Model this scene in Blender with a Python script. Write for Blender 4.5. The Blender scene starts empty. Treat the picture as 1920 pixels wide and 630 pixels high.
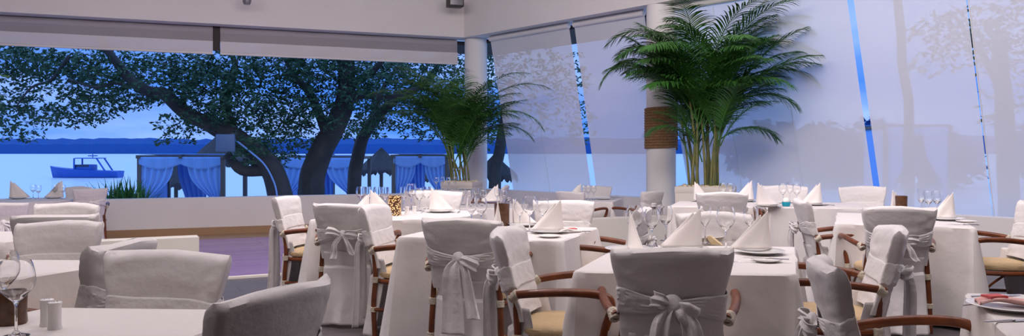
import bpy, bmesh, math, random
from mathutils import Vector, Matrix, noise
R = math.radians; PI = math.pi
EYE, F, CX, HY = 1.30, 1500.0, 960.0, 285.0
LOW = -0.18                                    # lower terrace floor
scene = bpy.context.scene
COL = scene.collection

def P(px, py, z):                               # the point of the photo at height z
    k = (EYE - z) / (py - HY)
    return Vector(((px - CX) * k, F * k, z))
def D(px, py, Y):                               # the point of the photo at depth Y
    return Vector(((px - CX) / F * Y, Y, EYE - (py - HY) / F * Y))

# ------------------------------------------------------------------ materials
def mat(name, col, rough=.6, metal=0, spec=.5, bump=None, bscale=20, var=None, vscale=5, trans=0, ior=1.45, sheen=0, stretch=None, emit=None, estr=0):
    m = bpy.data.materials.new(name); m.use_nodes = True
    nt = m.node_tree; b = nt.nodes['Principled BSDF']
    b.inputs['Base Color'].default_value = (*col, 1); b.inputs['Roughness'].default_value = rough
    b.inputs['Metallic'].default_value = metal; b.inputs['Specular IOR Level'].default_value = spec
    b.inputs['Transmission Weight'].default_value = trans; b.inputs['IOR'].default_value = ior
    if sheen: b.inputs['Sheen Weight'].default_value = sheen
    if emit:
        b.inputs['Emission Color'].default_value = (*emit, 1); b.inputs['Emission Strength'].default_value = estr
    tc = nt.nodes.new('ShaderNodeTexCoord'); mp = nt.nodes.new('ShaderNodeMapping')
    nt.links.new(tc.outputs['Object'], mp.inputs['Vector'])
    if stretch: mp.inputs['Scale'].default_value = stretch
    if var:
        n = nt.nodes.new('ShaderNodeTexNoise'); n.inputs['Scale'].default_value = vscale; n.inputs['Detail'].default_value = 6
        nt.links.new(mp.outputs[0], n.inputs['Vector'])
        cr = nt.nodes.new('ShaderNodeValToRGB'); cr.color_ramp.elements[0].position = .3; cr.color_ramp.elements[1].position = .7
        cr.color_ramp.elements[0].color = (*col, 1); cr.color_ramp.elements[1].color = (*var, 1)
        nt.links.new(n.outputs['Fac'], cr.inputs[0]); nt.links.new(cr.outputs[0], b.inputs['Base Color'])
    if bump:
        n = nt.nodes.new('ShaderNodeTexNoise'); n.inputs['Scale'].default_value = bscale; n.inputs['Detail'].default_value = 5
        nt.links.new(mp.outputs[0], n.inputs['Vector'])
        bp = nt.nodes.new('ShaderNodeBump'); bp.inputs['Strength'].default_value = bump; bp.inputs['Distance'].default_value = .02
        nt.links.new(n.outputs['Fac'], bp.inputs['Height']); nt.links.new(bp.outputs[0], b.inputs['Normal'])
    return m
M = {}
M['cover'] = mat('cover_linen', (.74, .70, .69), .85, bump=.7, bscale=7, sheen=.2)
M['sash'] = mat('sash_linen', (.77, .735, .725), .8, bump=.6, bscale=16, sheen=.2)
M['cloth'] = mat('table_linen', (.72, .675, .66), .8, bump=.75, bscale=3.2, sheen=.15)
M['napkin'] = mat('napkin_linen', (.84, .78, .74), .8, bump=.15, bscale=12)
M['redcloth'] = mat('red_napkin', (.55, .10, .10), .8, bump=.3, bscale=20)
M['rattan'] = mat('rattan', (.10, .026, .010), .3, bump=.25, bscale=14, var=(.22, .062, .02), vscale=9)
M['wrap'] = mat('cane_wrap', (.62, .55, .44), .6, bump=.6, bscale=60)
M['seat'] = mat('seat_fabric', (.58, .42, .24), .8, bump=.3, bscale=60, var=(.50, .36, .20), vscale=8)
M['wall'] = mat('white_plaster', (.78, .75, .74), .8, bump=.06, bscale=6, var=(.74, .71, .70), vscale=1.2)
M['darkwall'] = mat('dark_unseen_wall', (.13, .085, .07), .7, bump=.2, bscale=4, var=(.17, .11, .09), vscale=3)  # walls out of view, made dark to keep the fill light low
M['ceil'] = mat('ceiling_plaster', (.80, .77, .76), .85, bump=.05, bscale=5)
M['column'] = mat('column_plaster', (.80, .78, .76), .75, bump=.08, bscale=8, var=(.76, .74, .72), vscale=2)
M['lowwall'] = mat('cream_plaster', (.66, .62, .56), .8, bump=.06, bscale=6)
M['rope'] = mat('rope', (.34, .19, .085), .85, bump=.8, bscale=80, var=(.22, .12, .05), vscale=30)
M['glass'] = mat('clear_glass', (1, 1, 1), .0, trans=1, ior=1.45)
M['china'] = mat('china', (.82, .80, .78), .18)
M['steel'] = mat('cutlery_steel', (.62, .62, .64), .18, metal=1)
M['dark'] = mat('black_plastic', (.035, .025, .022), .5)
M['greymetal'] = mat('grey_metal', (.25, .25, .27), .4, metal=.6)
M['white_metal'] = mat('white_rail', (.75, .73, .72), .5)
M['brown'] = mat('brown_glass', (.075, .035, .02), .25, var=(.13, .06, .03), vscale=40)
M['turq'] = mat('turquoise_glass', (.0, .33, .45), .2)
M['wax'] = mat('candle_wax', (.85, .82, .75), .5)
M['tin'] = mat('table_timber', (.30, .18, .10), .6, bump=.2, bscale=12)
M['terr'] = mat('planter_plaster', (.68, .62, .56), .75, bump=.15, bscale=10)
M['pebble'] = mat('pebbles', (.62, .50, .36), .8, bump=.5, bscale=40, var=(.75, .66, .52), vscale=18)
M['palm'] = mat('palm_leaf', (.028, .115, .018), .42, var=(.055, .18, .028), vscale=3)
M['cane'] = mat('palm_cane', (.20, .18, .06), .5, var=(.10, .13, .04), vscale=6, bump=.3, bscale=15)
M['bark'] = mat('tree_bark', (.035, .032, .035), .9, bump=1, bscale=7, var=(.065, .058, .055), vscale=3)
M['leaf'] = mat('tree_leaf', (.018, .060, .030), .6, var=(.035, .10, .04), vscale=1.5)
M['farleaf'] = mat('hazed_far_foliage', (.02, .10, .34), .9, var=(.015, .08, .28), vscale=.5)  # blue of distant haze put into the leaf colour
M['thatch'] = mat('palm_thatch', (.045, .042, .05), .95, bump=1, bscale=30, var=(.07, .065, .07), vscale=14)
M['sand'] = mat('beach_sand', (.62, .60, .55), .95, bump=.3, bscale=3)
M['gauze'] = mat('blue_lit_gauze', (.24, .43, .86), .8, bump=.3, bscale=6)  # white curtains; the blue outdoor light is put into their colour
M['post'] = mat('cabana_timber', (.13, .11, .10), .8, bump=.3, bscale=9)
M['boat'] = mat('boat_hull', (.02, .10, .46), .4)
M['boatglass'] = mat('boat_window', (.02, .04, .08), .1)
M['fan'] = mat('fan_leaf', (.05, .20, .06), .5, var=(.03, .12, .05), vscale=5)

def water_mat():
    m = bpy.data.materials.new('sea_water'); m.use_nodes = True; nt = m.node_tree
    b = nt.nodes['Principled BSDF']; b.inputs['Base Color'].default_value = (.80, .86, .88, 1)
    b.inputs['Roughness'].default_value = .22; b.inputs['IOR'].default_value = 1.33
    tc = nt.nodes.new('ShaderNodeTexCoord'); mp = nt.nodes.new('ShaderNodeMapping'); mp.inputs['Scale'].default_value = (.25, .9, 1)
    n = nt.nodes.new('ShaderNodeTexNoise'); n.inputs['Scale'].default_value = 1; n.inputs['Detail'].default_value = 8
    bp = nt.nodes.new('ShaderNodeBump'); bp.inputs['Strength'].default_value = .35; bp.inputs['Distance'].default_value = .12
    nt.links.new(tc.outputs['Object'], mp.inputs[0]); nt.links.new(mp.outputs[0], n.inputs['Vector'])
    nt.links.new(n.outputs['Fac'], bp.inputs['Height']); nt.links.new(bp.outputs[0], b.inputs['Normal'])
    return m
M['water'] = water_mat()
def plank_mat(name, c1, c2, rough, ang, wid):
    m = bpy.data.materials.new(name); m.use_nodes = True; nt = m.node_tree; b = nt.nodes['Principled BSDF']
    tc = nt.nodes.new('ShaderNodeTexCoord'); mp = nt.nodes.new('ShaderNodeMapping'); mp.inputs['Rotation'].default_value = (0, 0, -ang)
    br = nt.nodes.new('ShaderNodeTexBrick'); br.inputs['Scale'].default_value = 1; br.inputs['Brick Width'].default_value = 2.2
    br.inputs['Row Height'].default_value = wid; br.inputs['Mortar Size'].default_value = .006
    br.inputs['Color1'].default_value = (*c1, 1); br.inputs['Color2'].default_value = (*c2, 1); br.inputs['Mortar'].default_value = (*[v * .4 for v in c1], 1)
    nt.links.new(tc.outputs['Object'], mp.inputs[0]); nt.links.new(mp.outputs[0], br.inputs['Vector'])
    n = nt.nodes.new('ShaderNodeTexNoise'); n.inputs['Scale'].default_value = 6; mp2 = nt.nodes.new('ShaderNodeMapping')
    mp2.inputs['Rotation'].default_value = (0, 0, -ang); mp2.inputs['Scale'].default_value = (1, 12, 1)
    nt.links.new(tc.outputs['Object'], mp2.inputs[0]); nt.links.new(mp2.outputs[0], n.inputs['Vector'])
    mx = nt.nodes.new('ShaderNodeMix'); mx.data_type = 'RGBA'; mx.blend_type = 'MULTIPLY'; mx.inputs[0].default_value = .5
    nt.links.new(br.outputs['Color'], mx.inputs[6]); nt.links.new(n.outputs['Color'], mx.inputs[7])
    nt.links.new(br.outputs['Color'], b.inputs['Base Color']); b.inputs['Roughness'].default_value = rough
    bp = nt.nodes.new('ShaderNodeBump'); bp.inputs['Strength'].default_value = .2; bp.inputs['Distance'].default_value = .01
    nt.links.new(n.outputs['Fac'], bp.inputs['Height']); nt.links.new(bp.outputs[0], b.inputs['Normal'])
    return m
EDGE_ANG = math.atan2(10.15 - 8.08, .95 + 3.16)
M['deck'] = plank_mat('deck_planks', (.40, .24, .50), (.33, .18, .43), .25, EDGE_ANG, .12)
M['floor'] = plank_mat('floor_boards', (.11, .095, .10), (.09, .08, .085), .45, EDGE_ANG, .3)
M['warmwood'] = mat('warm_timber', (.36, .22, .12), .5, bump=.1, bscale=10)

def screen_mat(name, see, col, weave=True):
    m = bpy.data.materials.new(name); m.use_nodes = True; nt = m.node_tree
    nt.nodes.remove(nt.nodes['Principled BSDF']); out = nt.nodes['Material Output']
    d = nt.nodes.new('ShaderNodeBsdfDiffuse'); d.inputs[0].default_value = (*col, 1)
    t = nt.nodes.new('ShaderNodeBsdfTranslucent'); t.inputs[0].default_value = (*col, 1)
    tr = nt.nodes.new('ShaderNodeBsdfTransparent')
    m1 = nt.nodes.new('ShaderNodeMixShader'); m1.inputs[0].default_value = .20
    nt.links.new(d.outputs[0], m1.inputs[1]); nt.links.new(t.outputs[0], m1.inputs[2])
    m2 = nt.nodes.new('ShaderNodeMixShader'); m2.inputs[0].default_value = see
    nt.links.new(m1.outputs[0], m2.inputs[1]); nt.links.new(tr.outputs[0], m2.inputs[2])
    nt.links.new(m2.outputs[0], out.inputs[0])
    n = nt.nodes.new('ShaderNodeTexNoise'); n.inputs['Scale'].default_value = 1.5; tc = nt.nodes.new('ShaderNodeTexCoord')
    mp = nt.nodes.new('ShaderNodeMapping'); mp.inputs['Scale'].default_value = (3, 3, .6)
    nt.links.new(tc.outputs['Object'], mp.inputs[0]); nt.links.new(mp.outputs[0], n.inputs['Vector'])
    bp = nt.nodes.new('ShaderNodeBump'); bp.inputs['Strength'].default_value = .25; bp.inputs['Distance'].default_value = .05
    nt.links.new(n.outputs['Fac'], bp.inputs['Height']); nt.links.new(bp.outputs[0], d.inputs['Normal'])
    return m
M['screen'] = screen_mat('screen_mesh', .17, (.86, .83, .83))
M['rolled'] = screen_mat('shaded_screen_mesh', .22, (.50, .45, .45))  # same mesh as the screens, shade of the overhang put into the colour

def mosaic_mat():
    m = bpy.data.materials.new('mosaic'); m.use_nodes = True; nt = m.node_tree; b = nt.nodes['Principled BSDF']
    v = nt.nodes.new('ShaderNodeTexVoronoi'); v.inputs['Scale'].default_value = 75
    tc = nt.nodes.new('ShaderNodeTexCoord'); nt.links.new(tc.outputs['Object'], v.inputs['Vector'])
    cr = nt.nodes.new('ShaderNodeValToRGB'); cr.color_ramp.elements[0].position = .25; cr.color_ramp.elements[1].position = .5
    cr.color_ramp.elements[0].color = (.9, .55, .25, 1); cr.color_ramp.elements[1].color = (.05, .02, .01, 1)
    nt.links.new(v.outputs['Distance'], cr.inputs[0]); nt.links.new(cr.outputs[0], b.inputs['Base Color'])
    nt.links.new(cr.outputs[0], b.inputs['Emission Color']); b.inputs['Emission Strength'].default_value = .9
    b.inputs['Roughness'].default_value = .2
    return m
M['mosaic'] = mosaic_mat()

# ------------------------------------------------------------------ mesh tools
def crspline(pts, n):
    pts = [Vector(p) for p in pts]; out = []
    for i in range(len(pts) - 1):
        p0 = pts[max(i - 1, 0)]; p1 = pts[i]; p2 = pts[i + 1]; p3 = pts[min(i + 2, len(pts) - 1)]
        for j in range(n):
            t = j / n
            out.append(.5 * ((2 * p1) + (p2 - p0) * t + (2 * p0 - 5 * p1 + 4 * p2 - p3) * t * t + (3 * p1 - p0 - 3 * p2 + p3) * t ** 3))
    out.append(pts[-1]); return out
class MB:
    def __init__(s): s.v = []; s.f = []
    def add(s, vs, fs):
        o = len(s.v); s.v += [tuple(v) for v in vs]; s.f += [tuple(i + o for i in f) for f in fs]
    def grid(s, g, cu=False, cv=False):
        nu = len(g); nv = len(g[0]); vs = [p for r in g for p in r]; fs = []
        for i in range(nu if cu else nu - 1):
            for j in range(nv if cv else nv - 1):
                a = i * nv + j; b = ((i + 1) % nu) * nv + j; c = ((i + 1) % nu) * nv + (j + 1) % nv; d = i * nv + (j + 1) % nv
                fs.append((a, b, c, d))
        s.add(vs, fs)
    def tube(s, pts, r, n=8, smooth=0, flat=1.0, up=None):
        pts = crspline(pts, smooth) if smooth else [Vector(p) for p in pts]
        k = len(pts)
        if isinstance(r, (int, float)): rr = [r] * k
        else: rr = [r[0] + (r[-1] - r[0]) * i / (k - 1) for i in range(k)] if len(r) == 2 else [r[min(int(i / (k - 1) * (len(r) - 1)), len(r) - 2)] * (1 - ((i / (k - 1) * (len(r) - 1)) - min(int(i / (k - 1) * (len(r) - 1)), len(r) - 2))) + r[min(int(i / (k - 1) * (len(r) - 1)), len(r) - 2) + 1] * ((i / (k - 1) * (len(r) - 1)) - min(int(i / (k - 1) * (len(r) - 1)), len(r) - 2)) for i in range(k)]
        t = (pts[1] - pts[0]).normalized()
        a = Vector(up) if up else (Vector((0, 0, 1)) if abs(t.z) < .9 else Vector((1, 0, 0)))
        nrm = (a - t * a.dot(t)).normalized(); g = []
        for i in range(k):
            t = (pts[min(i + 1, k - 1)] - pts[max(i - 1, 0)])
            if t.length < 1e-9: t = Vector((0, 0, 1))
            t.normalize(); nrm = (nrm - t * nrm.dot(t)).normalized(); bi = t.cross(nrm)
            g.append([pts[i] + (nrm * math.cos(2 * PI * j / n) * flat + bi * math.sin(2 * PI * j / n)) * rr[i] for j in range(n)])
        o = len(s.v); s.grid(g, cv=True)
        s.f.append(tuple(o + j for j in range(n - 1, -1, -1))); s.f.append(tuple(o + (k - 1) * n + j for j in range(n)))
    def lathe(s, prof, c=(0, 0, 0), n=24):
        g = [[Vector((c[0] + r * math.cos(2 * PI * j / n), c[1] + r * math.sin(2 * PI * j / n), c[2] + z)) for j in range(n)] for r, z in prof]
        s.grid(g, cv=True)
    def box(s, c, d, rz=0, bev=0):
        x, y, z = [v / 2 for v in d]; m = Matrix.Rotation(rz, 3, 'Z'); c = Vector(c)
        if bev <= 0:
            vs = [c + m @ Vector((a * x, b * y, e * z)) for a in (-1, 1) for b in (-1, 1) for e in (-1, 1)]
            s.add(vs, [(0, 1, 3, 2), (4, 6, 7, 5), (0, 4, 5, 1), (2, 3, 7, 6), (0, 2, 6, 4), (1, 5, 7, 3)]); return
        bm = bmesh.new(); bmesh.ops.create_cube(bm, size=1)
        for v in bm.verts: v.co = Vector((v.co.x * 2 * x, v.co.y * 2 * y, v.co.z * 2 * z))
        bmesh.ops.bevel(bm, geom=bm.edges[:], offset=bev, segments=2, profile=.6, affect='EDGES')
        bm.verts.index_update(); s.add([c + m @ v.co for v in bm.verts], [[v.index for v in f.verts] for f in bm.faces]); bm.free()
    def prism(s, poly, z0, z1):
        n = len(poly); s.add([(p[0], p[1], z0) for p in poly] + [(p[0], p[1], z1) for p in poly],
            [tuple(range(n - 1, -1, -1)), tuple(range(n, 2 * n))] + [(i, (i + 1) % n, n + (i + 1) % n, n + i) for i in range(n)])
    def mesh(s, name, m, smooth=True):
        me = bpy.data.meshes.new(name); me.from_pydata(s.v, [], s.f); me.update()
        bm = bmesh.new(); bm.from_mesh(me); bmesh.ops.recalc_face_normals(bm, faces=bm.faces[:]); bm.to_mesh(me); bm.free()
        me.materials.append(m)
        if smooth:
            me.polygons.foreach_set('use_smooth', [True] * len(me.polygons))
            try: me.set_sharp_from_angle(angle=R(40))
            except Exception: pass
        return me
def link(name, me, parent=None, solid=0, loc=None, rz=None):
    o = bpy.data.objects.new(name, me); COL.objects.link(o)
    if parent is not None: o.parent = parent
    if solid:
        md = o.modifiers.new('thickness', 'SOLIDIFY'); md.thickness = solid; md.offset = 0
    if loc is not None: o.location = loc
    if rz is not None: o.rotation_euler.z = rz
    return o
def build(mb, name, m, parent=None, smooth=True, solid=0, loc=None, rz=None):
    return link(name, mb.mesh(name, m, smooth), parent, solid, loc, rz)
def tag(o, label, cat, group=None, kind=None):
    o['label'] = label; o['category'] = cat
    if group: o['group'] = group
    if kind: o['kind'] = kind
    return o
def thing(name, loc, rz, label, cat, group=None):
    o = bpy.data.objects.new(name, None); COL.objects.link(o); o.empty_display_size = .1
    o.location = loc; o.rotation_euler.z = rz
    return tag(o, label, cat, group)
def struct(o): o['kind'] = 'structure'; return o
def copy_tree(o, parent=None):
    c = o.copy(); COL.objects.link(c); c.parent = parent
    for ch in list(o.children): copy_tree(ch, c)
    return c

# ------------------------------------------------------------------ the room
A = Vector((-8.36, 13.06)); B = Vector((-.96, 16.0)); Cc = Vector((2.05, 12.5))
dl = (B - A).normalized(); nl = Vector((-dl.y, dl.x))               # outward normals
dr = (Cc - B).normalized(); nr = Vector((-dr.y, dr.x))
ZB = 3.59
Aw = A - dl * 5; Cw = B + dr * 13.2
def off_corner(o):                                                  # the corner point of both lines offset outward
    a = B + nl * o; b = B + nr * o
    t = ((b - a).x * dr.y - (b - a).y * dr.x) / (dl.x * dr.y - dl.y * dr.x)
    return a + dl * t
W = .46
def wallstrip(name, m, p0, p1, z0, z1, q0, q1):
    mb = MB(); mb.prism([p0, p1, q1, q0], z0, z1); return struct(build(mb, name, m, smooth=False))
wallstrip('trim_1', M['wall'], Aw, B, ZB, 5.2, Aw + nl * W, off_corner(W))
wallstrip('trim_2', M['wall'], B, Cw, ZB, 5.2, off_corner(W), Cw + nr * W)
M['eave'] = mat('dark_eave_timber', (.05, .04, .04), .8, bump=.3, bscale=6)
wallstrip('trim_5', M['eave'], Aw + nl * W, off_corner(W), 3.50, 3.58, Aw + nl * 1.9, off_corner(1.9))
wallstrip('trim_6', M['eave'], off_corner(W), B + dr * 4.6 + nr * W, 3.50, 3.58, off_corner(1.9), B + dr * 4.6 + nr * 1.9)
# parapets
PT = LOW + .66
wallstrip('wall_left', M['wall'], Aw + nl * .12, off_corner(.12), -1.3, PT, Aw + nl * .40, off_corner(.40))
wallstrip('wall_right', M['wall'], off_corner(.42), Cw + nr * .42, -1.3, PT + .07, off_corner(.68), Cw + nr * .68)
mb = MB()
mb.prism([Aw + nl * .06, off_corner(.06) - dl * .5, off_corner(.12) - dl * .5, Aw + nl * .12], LOW + .0, LOW + .13)
struct(build(mb, 'baseboard_left', M['warmwood'], smooth=False))
# closing walls behind the camera side
XL, XR, YB = Aw.x, Cw.x, -3.5
mb = MB(); mb.box((XL - .1, (Aw.y + YB) / 2, 1.9), (.2, Aw.y - YB, 6.6)); struct(build(mb, 'wall_west', M['darkwall'], smooth=False))
mb = MB(); mb.box((XR + .1, (Cw.y + YB) / 2, 1.9), (.2, Cw.y - YB, 6.6)); struct(build(mb, 'wall_east', M['darkwall'], smooth=False))
mb = MB(); mb.box(((XL + XR) / 2, YB - .1, 1.9), (XR - XL + .4, .2, 6.6)); struct(build(mb, 'wall_back', M['darkwall'], smooth=False))
oc = off_corner(W)
mb = MB(); mb.prism([(XL, YB), (XR, YB), Cw + nr * W, oc, Aw + nl * W], 5.2, 5.4); struct(build(mb, 'ceiling', M['ceil'], smooth=False))
# floors
def edgeY(x): return 8.08 + (x + 3.16) * (10.15 - 8.08) / (.95 + 3.16)
rx = 5.2
mb = MB(); mb.prism([(XL, YB), (XR, YB), (XR, Cw.y + .3), (6.2, 9.0), (3.3, edgeY(3.3) - .1), (XL, edgeY(XL))], -.5, 0)
struct(build(mb, 'floor', M['floor'], smooth=False))
oo = off_corner(.45)
mb = MB(); mb.prism([(XL, edgeY(XL) - 1), (XR, edgeY(3.3) - 4), Cw + nr * .45, oo, Aw + nl * .3], -.7, LOW)
struct(build(mb, 'floor_terrace', M['deck'], smooth=False))
# nosing along the step, low walls on it
de = Vector((math.cos(EDGE_ANG), math.sin(EDGE_ANG))); ne = Vector((-de.y, de.x))
def E(x): return Vector((x, edgeY(x)))
mb = MB(); a, b = E(-3.14), E(.2); mb.prism([a - ne * .05, b - ne * .05, b + ne * .02, a + ne * .02], .0, .022)
struct(build(mb, 'trim_3', M['lowwall'], smooth=False))
for nme, x0, x1 in (('wall_divider', -9.5, -3.16), ('wall_divider_right', .22, 2.15)):
    a, b = E(x0), E(x1); mb = MB(); mb.prism([a + ne * .0, b + ne * .0, b + ne * .24, a + ne * .24], LOW, .44)
    struct(build(mb, nme, M['lowwall'], smooth=False))
# strip of warm boards along the beach wall
mb = MB(); a = Aw + nl * .06; b = off_corner(.06) - dl * .5
mb.prism([a, b, b - nl * .75, a - nl * .75], LOW, LOW + .006); struct(build(mb, 'trim_4', M['warmwood'], smooth=False))

# columns
def column(name, px, Yref, label, rope):
    o = off_corner(.23) if not rope else B + dr * ((Vector((2.27, 12.27)) - B).dot(dr) - .15) + nr * .23
    if not rope: o = o + Vector((.16, -.05))
    base = thing(name, (o.x, o.y, LOW), 0, label, 'column')
    mb = MB(); r = .228; H = ZB - LOW
    mb.lathe([(0, 0), (r, 0), (r, H * .3), (r * 1.004, H * .6), (r, H), (0, H)], n=48); build(mb, 'shaft', M['column'], base)
    if rope:
        k = o.y / F; z0 = EYE + (HY - 279) * k - LOW; z1 = EYE + (HY - 203) * k - LOW
        mb = MB(); n = 15; pitch = (z1 - z0) / n; pts = []
        for i in range(n * 28 + 1):
            a = 2 * PI * i / 28; pts.append((math.cos(a) * (r + .012), math.sin(a) * (r + .012), z0 + pitch * i / 28))
        mb.tube(pts, pitch * .56, 7); build(mb, 'rope_wrap', M['rope'], base)['label'] = 'band of brown rope wound round the shaft'
    return o
column('column', 880, 0, 'round white column in the corner behind the smaller potted palm', False)
c2 = column('column', 1238, 0, 'round white column bound with a band of brown rope', True)

# ------------------------------------------------------------------ screens
def lean_t(px, py, s):                                              # where the photo ray meets the leaning screen plane
    ray = Vector(((px - CX) / F, 1, (HY - py) / F)); o = Vector((0, 0, EYE))
    p0 = Vector((*(B + nr * .25), ZB)); u = Vector((dr.x, dr.y, 0)); v = Vector((nr.x * s, nr.y * s, -1)); n = u.cross(v)
    t = (p0 - o).dot(n) / ray.dot(n); h = o + ray * t - p0
    return h.dot(u)
def leaning_screen(t0, t1, s, label, group, zbot, sc=0.0, edge=False):
    c = B + nr * .25 + dr * ((t0 + t1) / 2)
    root = thing('roller_screen', (c.x, c.y, ZB), 0, label, 'screen', group)
    def pt(t, dz, out=0, bow=0):
        q = dr * (t - (t0 + t1) / 2 + sc * dz) + nr * (s * dz + out); return Vector((q.x, q.y, -dz))
    H = ZB - zbot; g = []; nu = 26; nv = 20
    for i in range(nu + 1):
        g.append([])
        for j in range(nv + 1):
            t = t0 + (t1 - t0) * i / nu; dz = H * j / nv
            w = .018 * noise.noise(Vector((t * 1.3, dz * .35, 3.1))) + .02 * math.sin(PI * i / nu)
            g[-1].append(pt(t, dz, w))
    mb = MB(); mb.grid(g); build(mb, 'screen_fabric', M['screen'], root)
    mb = MB(); mb.tube([pt(t0, H), pt(t1, H)], .022, 10); build(mb, 'bottom_bar', M['white_metal'], root)
    mb = MB(); mb.tube([pt(t0, -.0 + .06), pt(t1, .06)], .05, 12); build(mb, 'roller', M['white_metal'], root)
    n = max(1, round((t1 - t0) / 1.1))
    for i in range(1, n):
        t = t0 + (t1 - t0) * i / n; mb = MB(); mb.tube([pt(t, 0, -.012), pt(t, H, -.012)], .004, 5); build(mb, 'seam', M['white_metal'], root)
    for t in ((t0, t1) if edge else ()):
        mb = MB(); mb.tube([pt(t, 0), pt(t, H)], .008, 6); build(mb, 'edge_cord', M['white_metal'], root)
S1 = .20; S2 = .235; zb = PT - .12
ts = [lean_t(919, 72, S1), lean_t(1066, 45, S1), lean_t(1076, 45, S1), lean_t(1212, 60, S1)]
leaning_screen(ts[0], ts[1], S1, 'white translucent screen nearest the corner column, leaning outward', 'leaning screens', zb)
leaning_screen(ts[2], ts[3], S1, 'white translucent screen just left of the rope-bound column', 'leaning screens', zb)
us = [lean_t(1246, 100, S2), lean_t(1594, 60, S2), lean_t(1606, 60, S2), lean_t(1814, 60, S2), lean_t(1818, 60, S2)]
leaning_screen(us[0], us[1], S2, 'wide white translucent screen behind the tall potted palm', 'leaning screens', zb, .03)
leaning_screen(us[2], us[3], S2, 'white translucent screen right of the narrow blue gap, behind the right table', 'leaning screens', zb, .03)
leaning_screen(us[4], us[4] + 2.4, S2, 'white translucent screen at the right edge of the photo', 'leaning screens', zb, .03, True)
# half rolled screens over the beach opening
def valance(px0, px1, label):
    def tl(px):
        ray = Vector(((px - CX) / F, 1)); a = A + nl * .3
        return (ray.x * a.y - ray.y * a.x) / (dl.x * ray.y - dl.y * ray.x)
    t0, t1 = tl(px0), tl(px1); c = A + nl * .3 + dl * (t0 + t1) / 2
    root = thing('roller_screen', (c.x, c.y, ZB), 0, label, 'screen', 'rolled-up screens over the beach opening')
    H = .50
    def pt(t, dz, o=0):
        q = dl * (t - (t0 + t1) / 2) + nl * o; return Vector((q.x, q.y, -dz))
    g = [[pt(t0 + (t1 - t0) * i / 30, .02 + H * j / 8, .012 * math.sin(i * .8)) for j in range(9)] for i in range(31)]
    mb = MB(); mb.grid(g); build(mb, 'screen_fabric', M['rolled'], root)
    g = [[pt(t0 + (t1 - t0) * i / 30, .28 + .2 * j / 4, -.05 + .01 * math.sin(i * .8 + j)) for j in range(5)] for i in range(31)]
    mb = MB(); mb.grid(g); build(mb, 'unshaded_band', M['screen'], root)['label'] = 'paler lower band below the shade'  # plain screen mesh again, so the lighter lower part is in the colour
    mb = MB(); mb.tube([pt(t0, H, -.03), pt(t1, H, -.03)], .022, 10); build(mb, 'bottom_bar', M['white_metal'], root)
    mb = MB(); mb.tube([pt(t0, .05, .085), pt(t1, .05, .085)], .05, 12); build(mb, 'roller', M['white_metal'], root)
valance(-160, 399, 'rolled-up grey screen over the left part of the beach opening')
valance(413, 857, 'rolled-up grey screen between the narrow gap and the corner column')
ray = Vector(((405.5 - CX) / F, 1)); a_ = A + nl * .36; q = ray * ((a_.x * dl.y - a_.y * dl.x) / (ray.x * dl.y - ray.y * dl.x))
mb = MB(); mb.box((q.x, q.y, ZB - .22), (.13, .08, .44), rz=math.atan2(dl.y, dl.x), bev=.008)
struct(build(mb, 'trim_7', M['eave']))
# loudspeaker and spotlight on the beam
p = D(853, 6, 15.35)
sp = thing('loudspeaker', p, R(20), 'black box loudspeaker bracketed high on the white beam at the corner', 'loudspeaker')
mb = MB(); mb.box((0, 0, 0.03), (.30, .24, .22), bev=.02); build(mb, 'cabinet', M['dark'], sp)
mb = MB(); mb.box((0, -.125, 0.03), (.25, .012, .17), bev=.005); build(mb, 'grille', M['greymetal'], sp)
mb = MB(); mb.tube([(0.0, .1, .05), (0.02, .36, .05)], .02, 8); mb.box((.02, .37, .05), (.1, .02, .14)); build(mb, 'bracket', M['greymetal'], sp)
p = D(463, 3, 14.05)
sp = thing('spotlight', p, R(20), 'small grey spotlight fixed to the white beam over the beach opening', 'spotlight')
mb = MB(); mb.lathe([(0, -.05), (.055, -.05), (.075, 0), (.07, .1), (.03, .13), (0, .13)], n=20); build(mb, 'lamp_head', M['greymetal'], sp)
mb = MB(); mb.tube([(0, 0.02, .1), (0, .1, .2), (0, .38, .24)], .014, 8); mb.box((0, .39, .24), (.1, .02, .1)); build(mb, 'bracket', M['greymetal'], sp)

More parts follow.
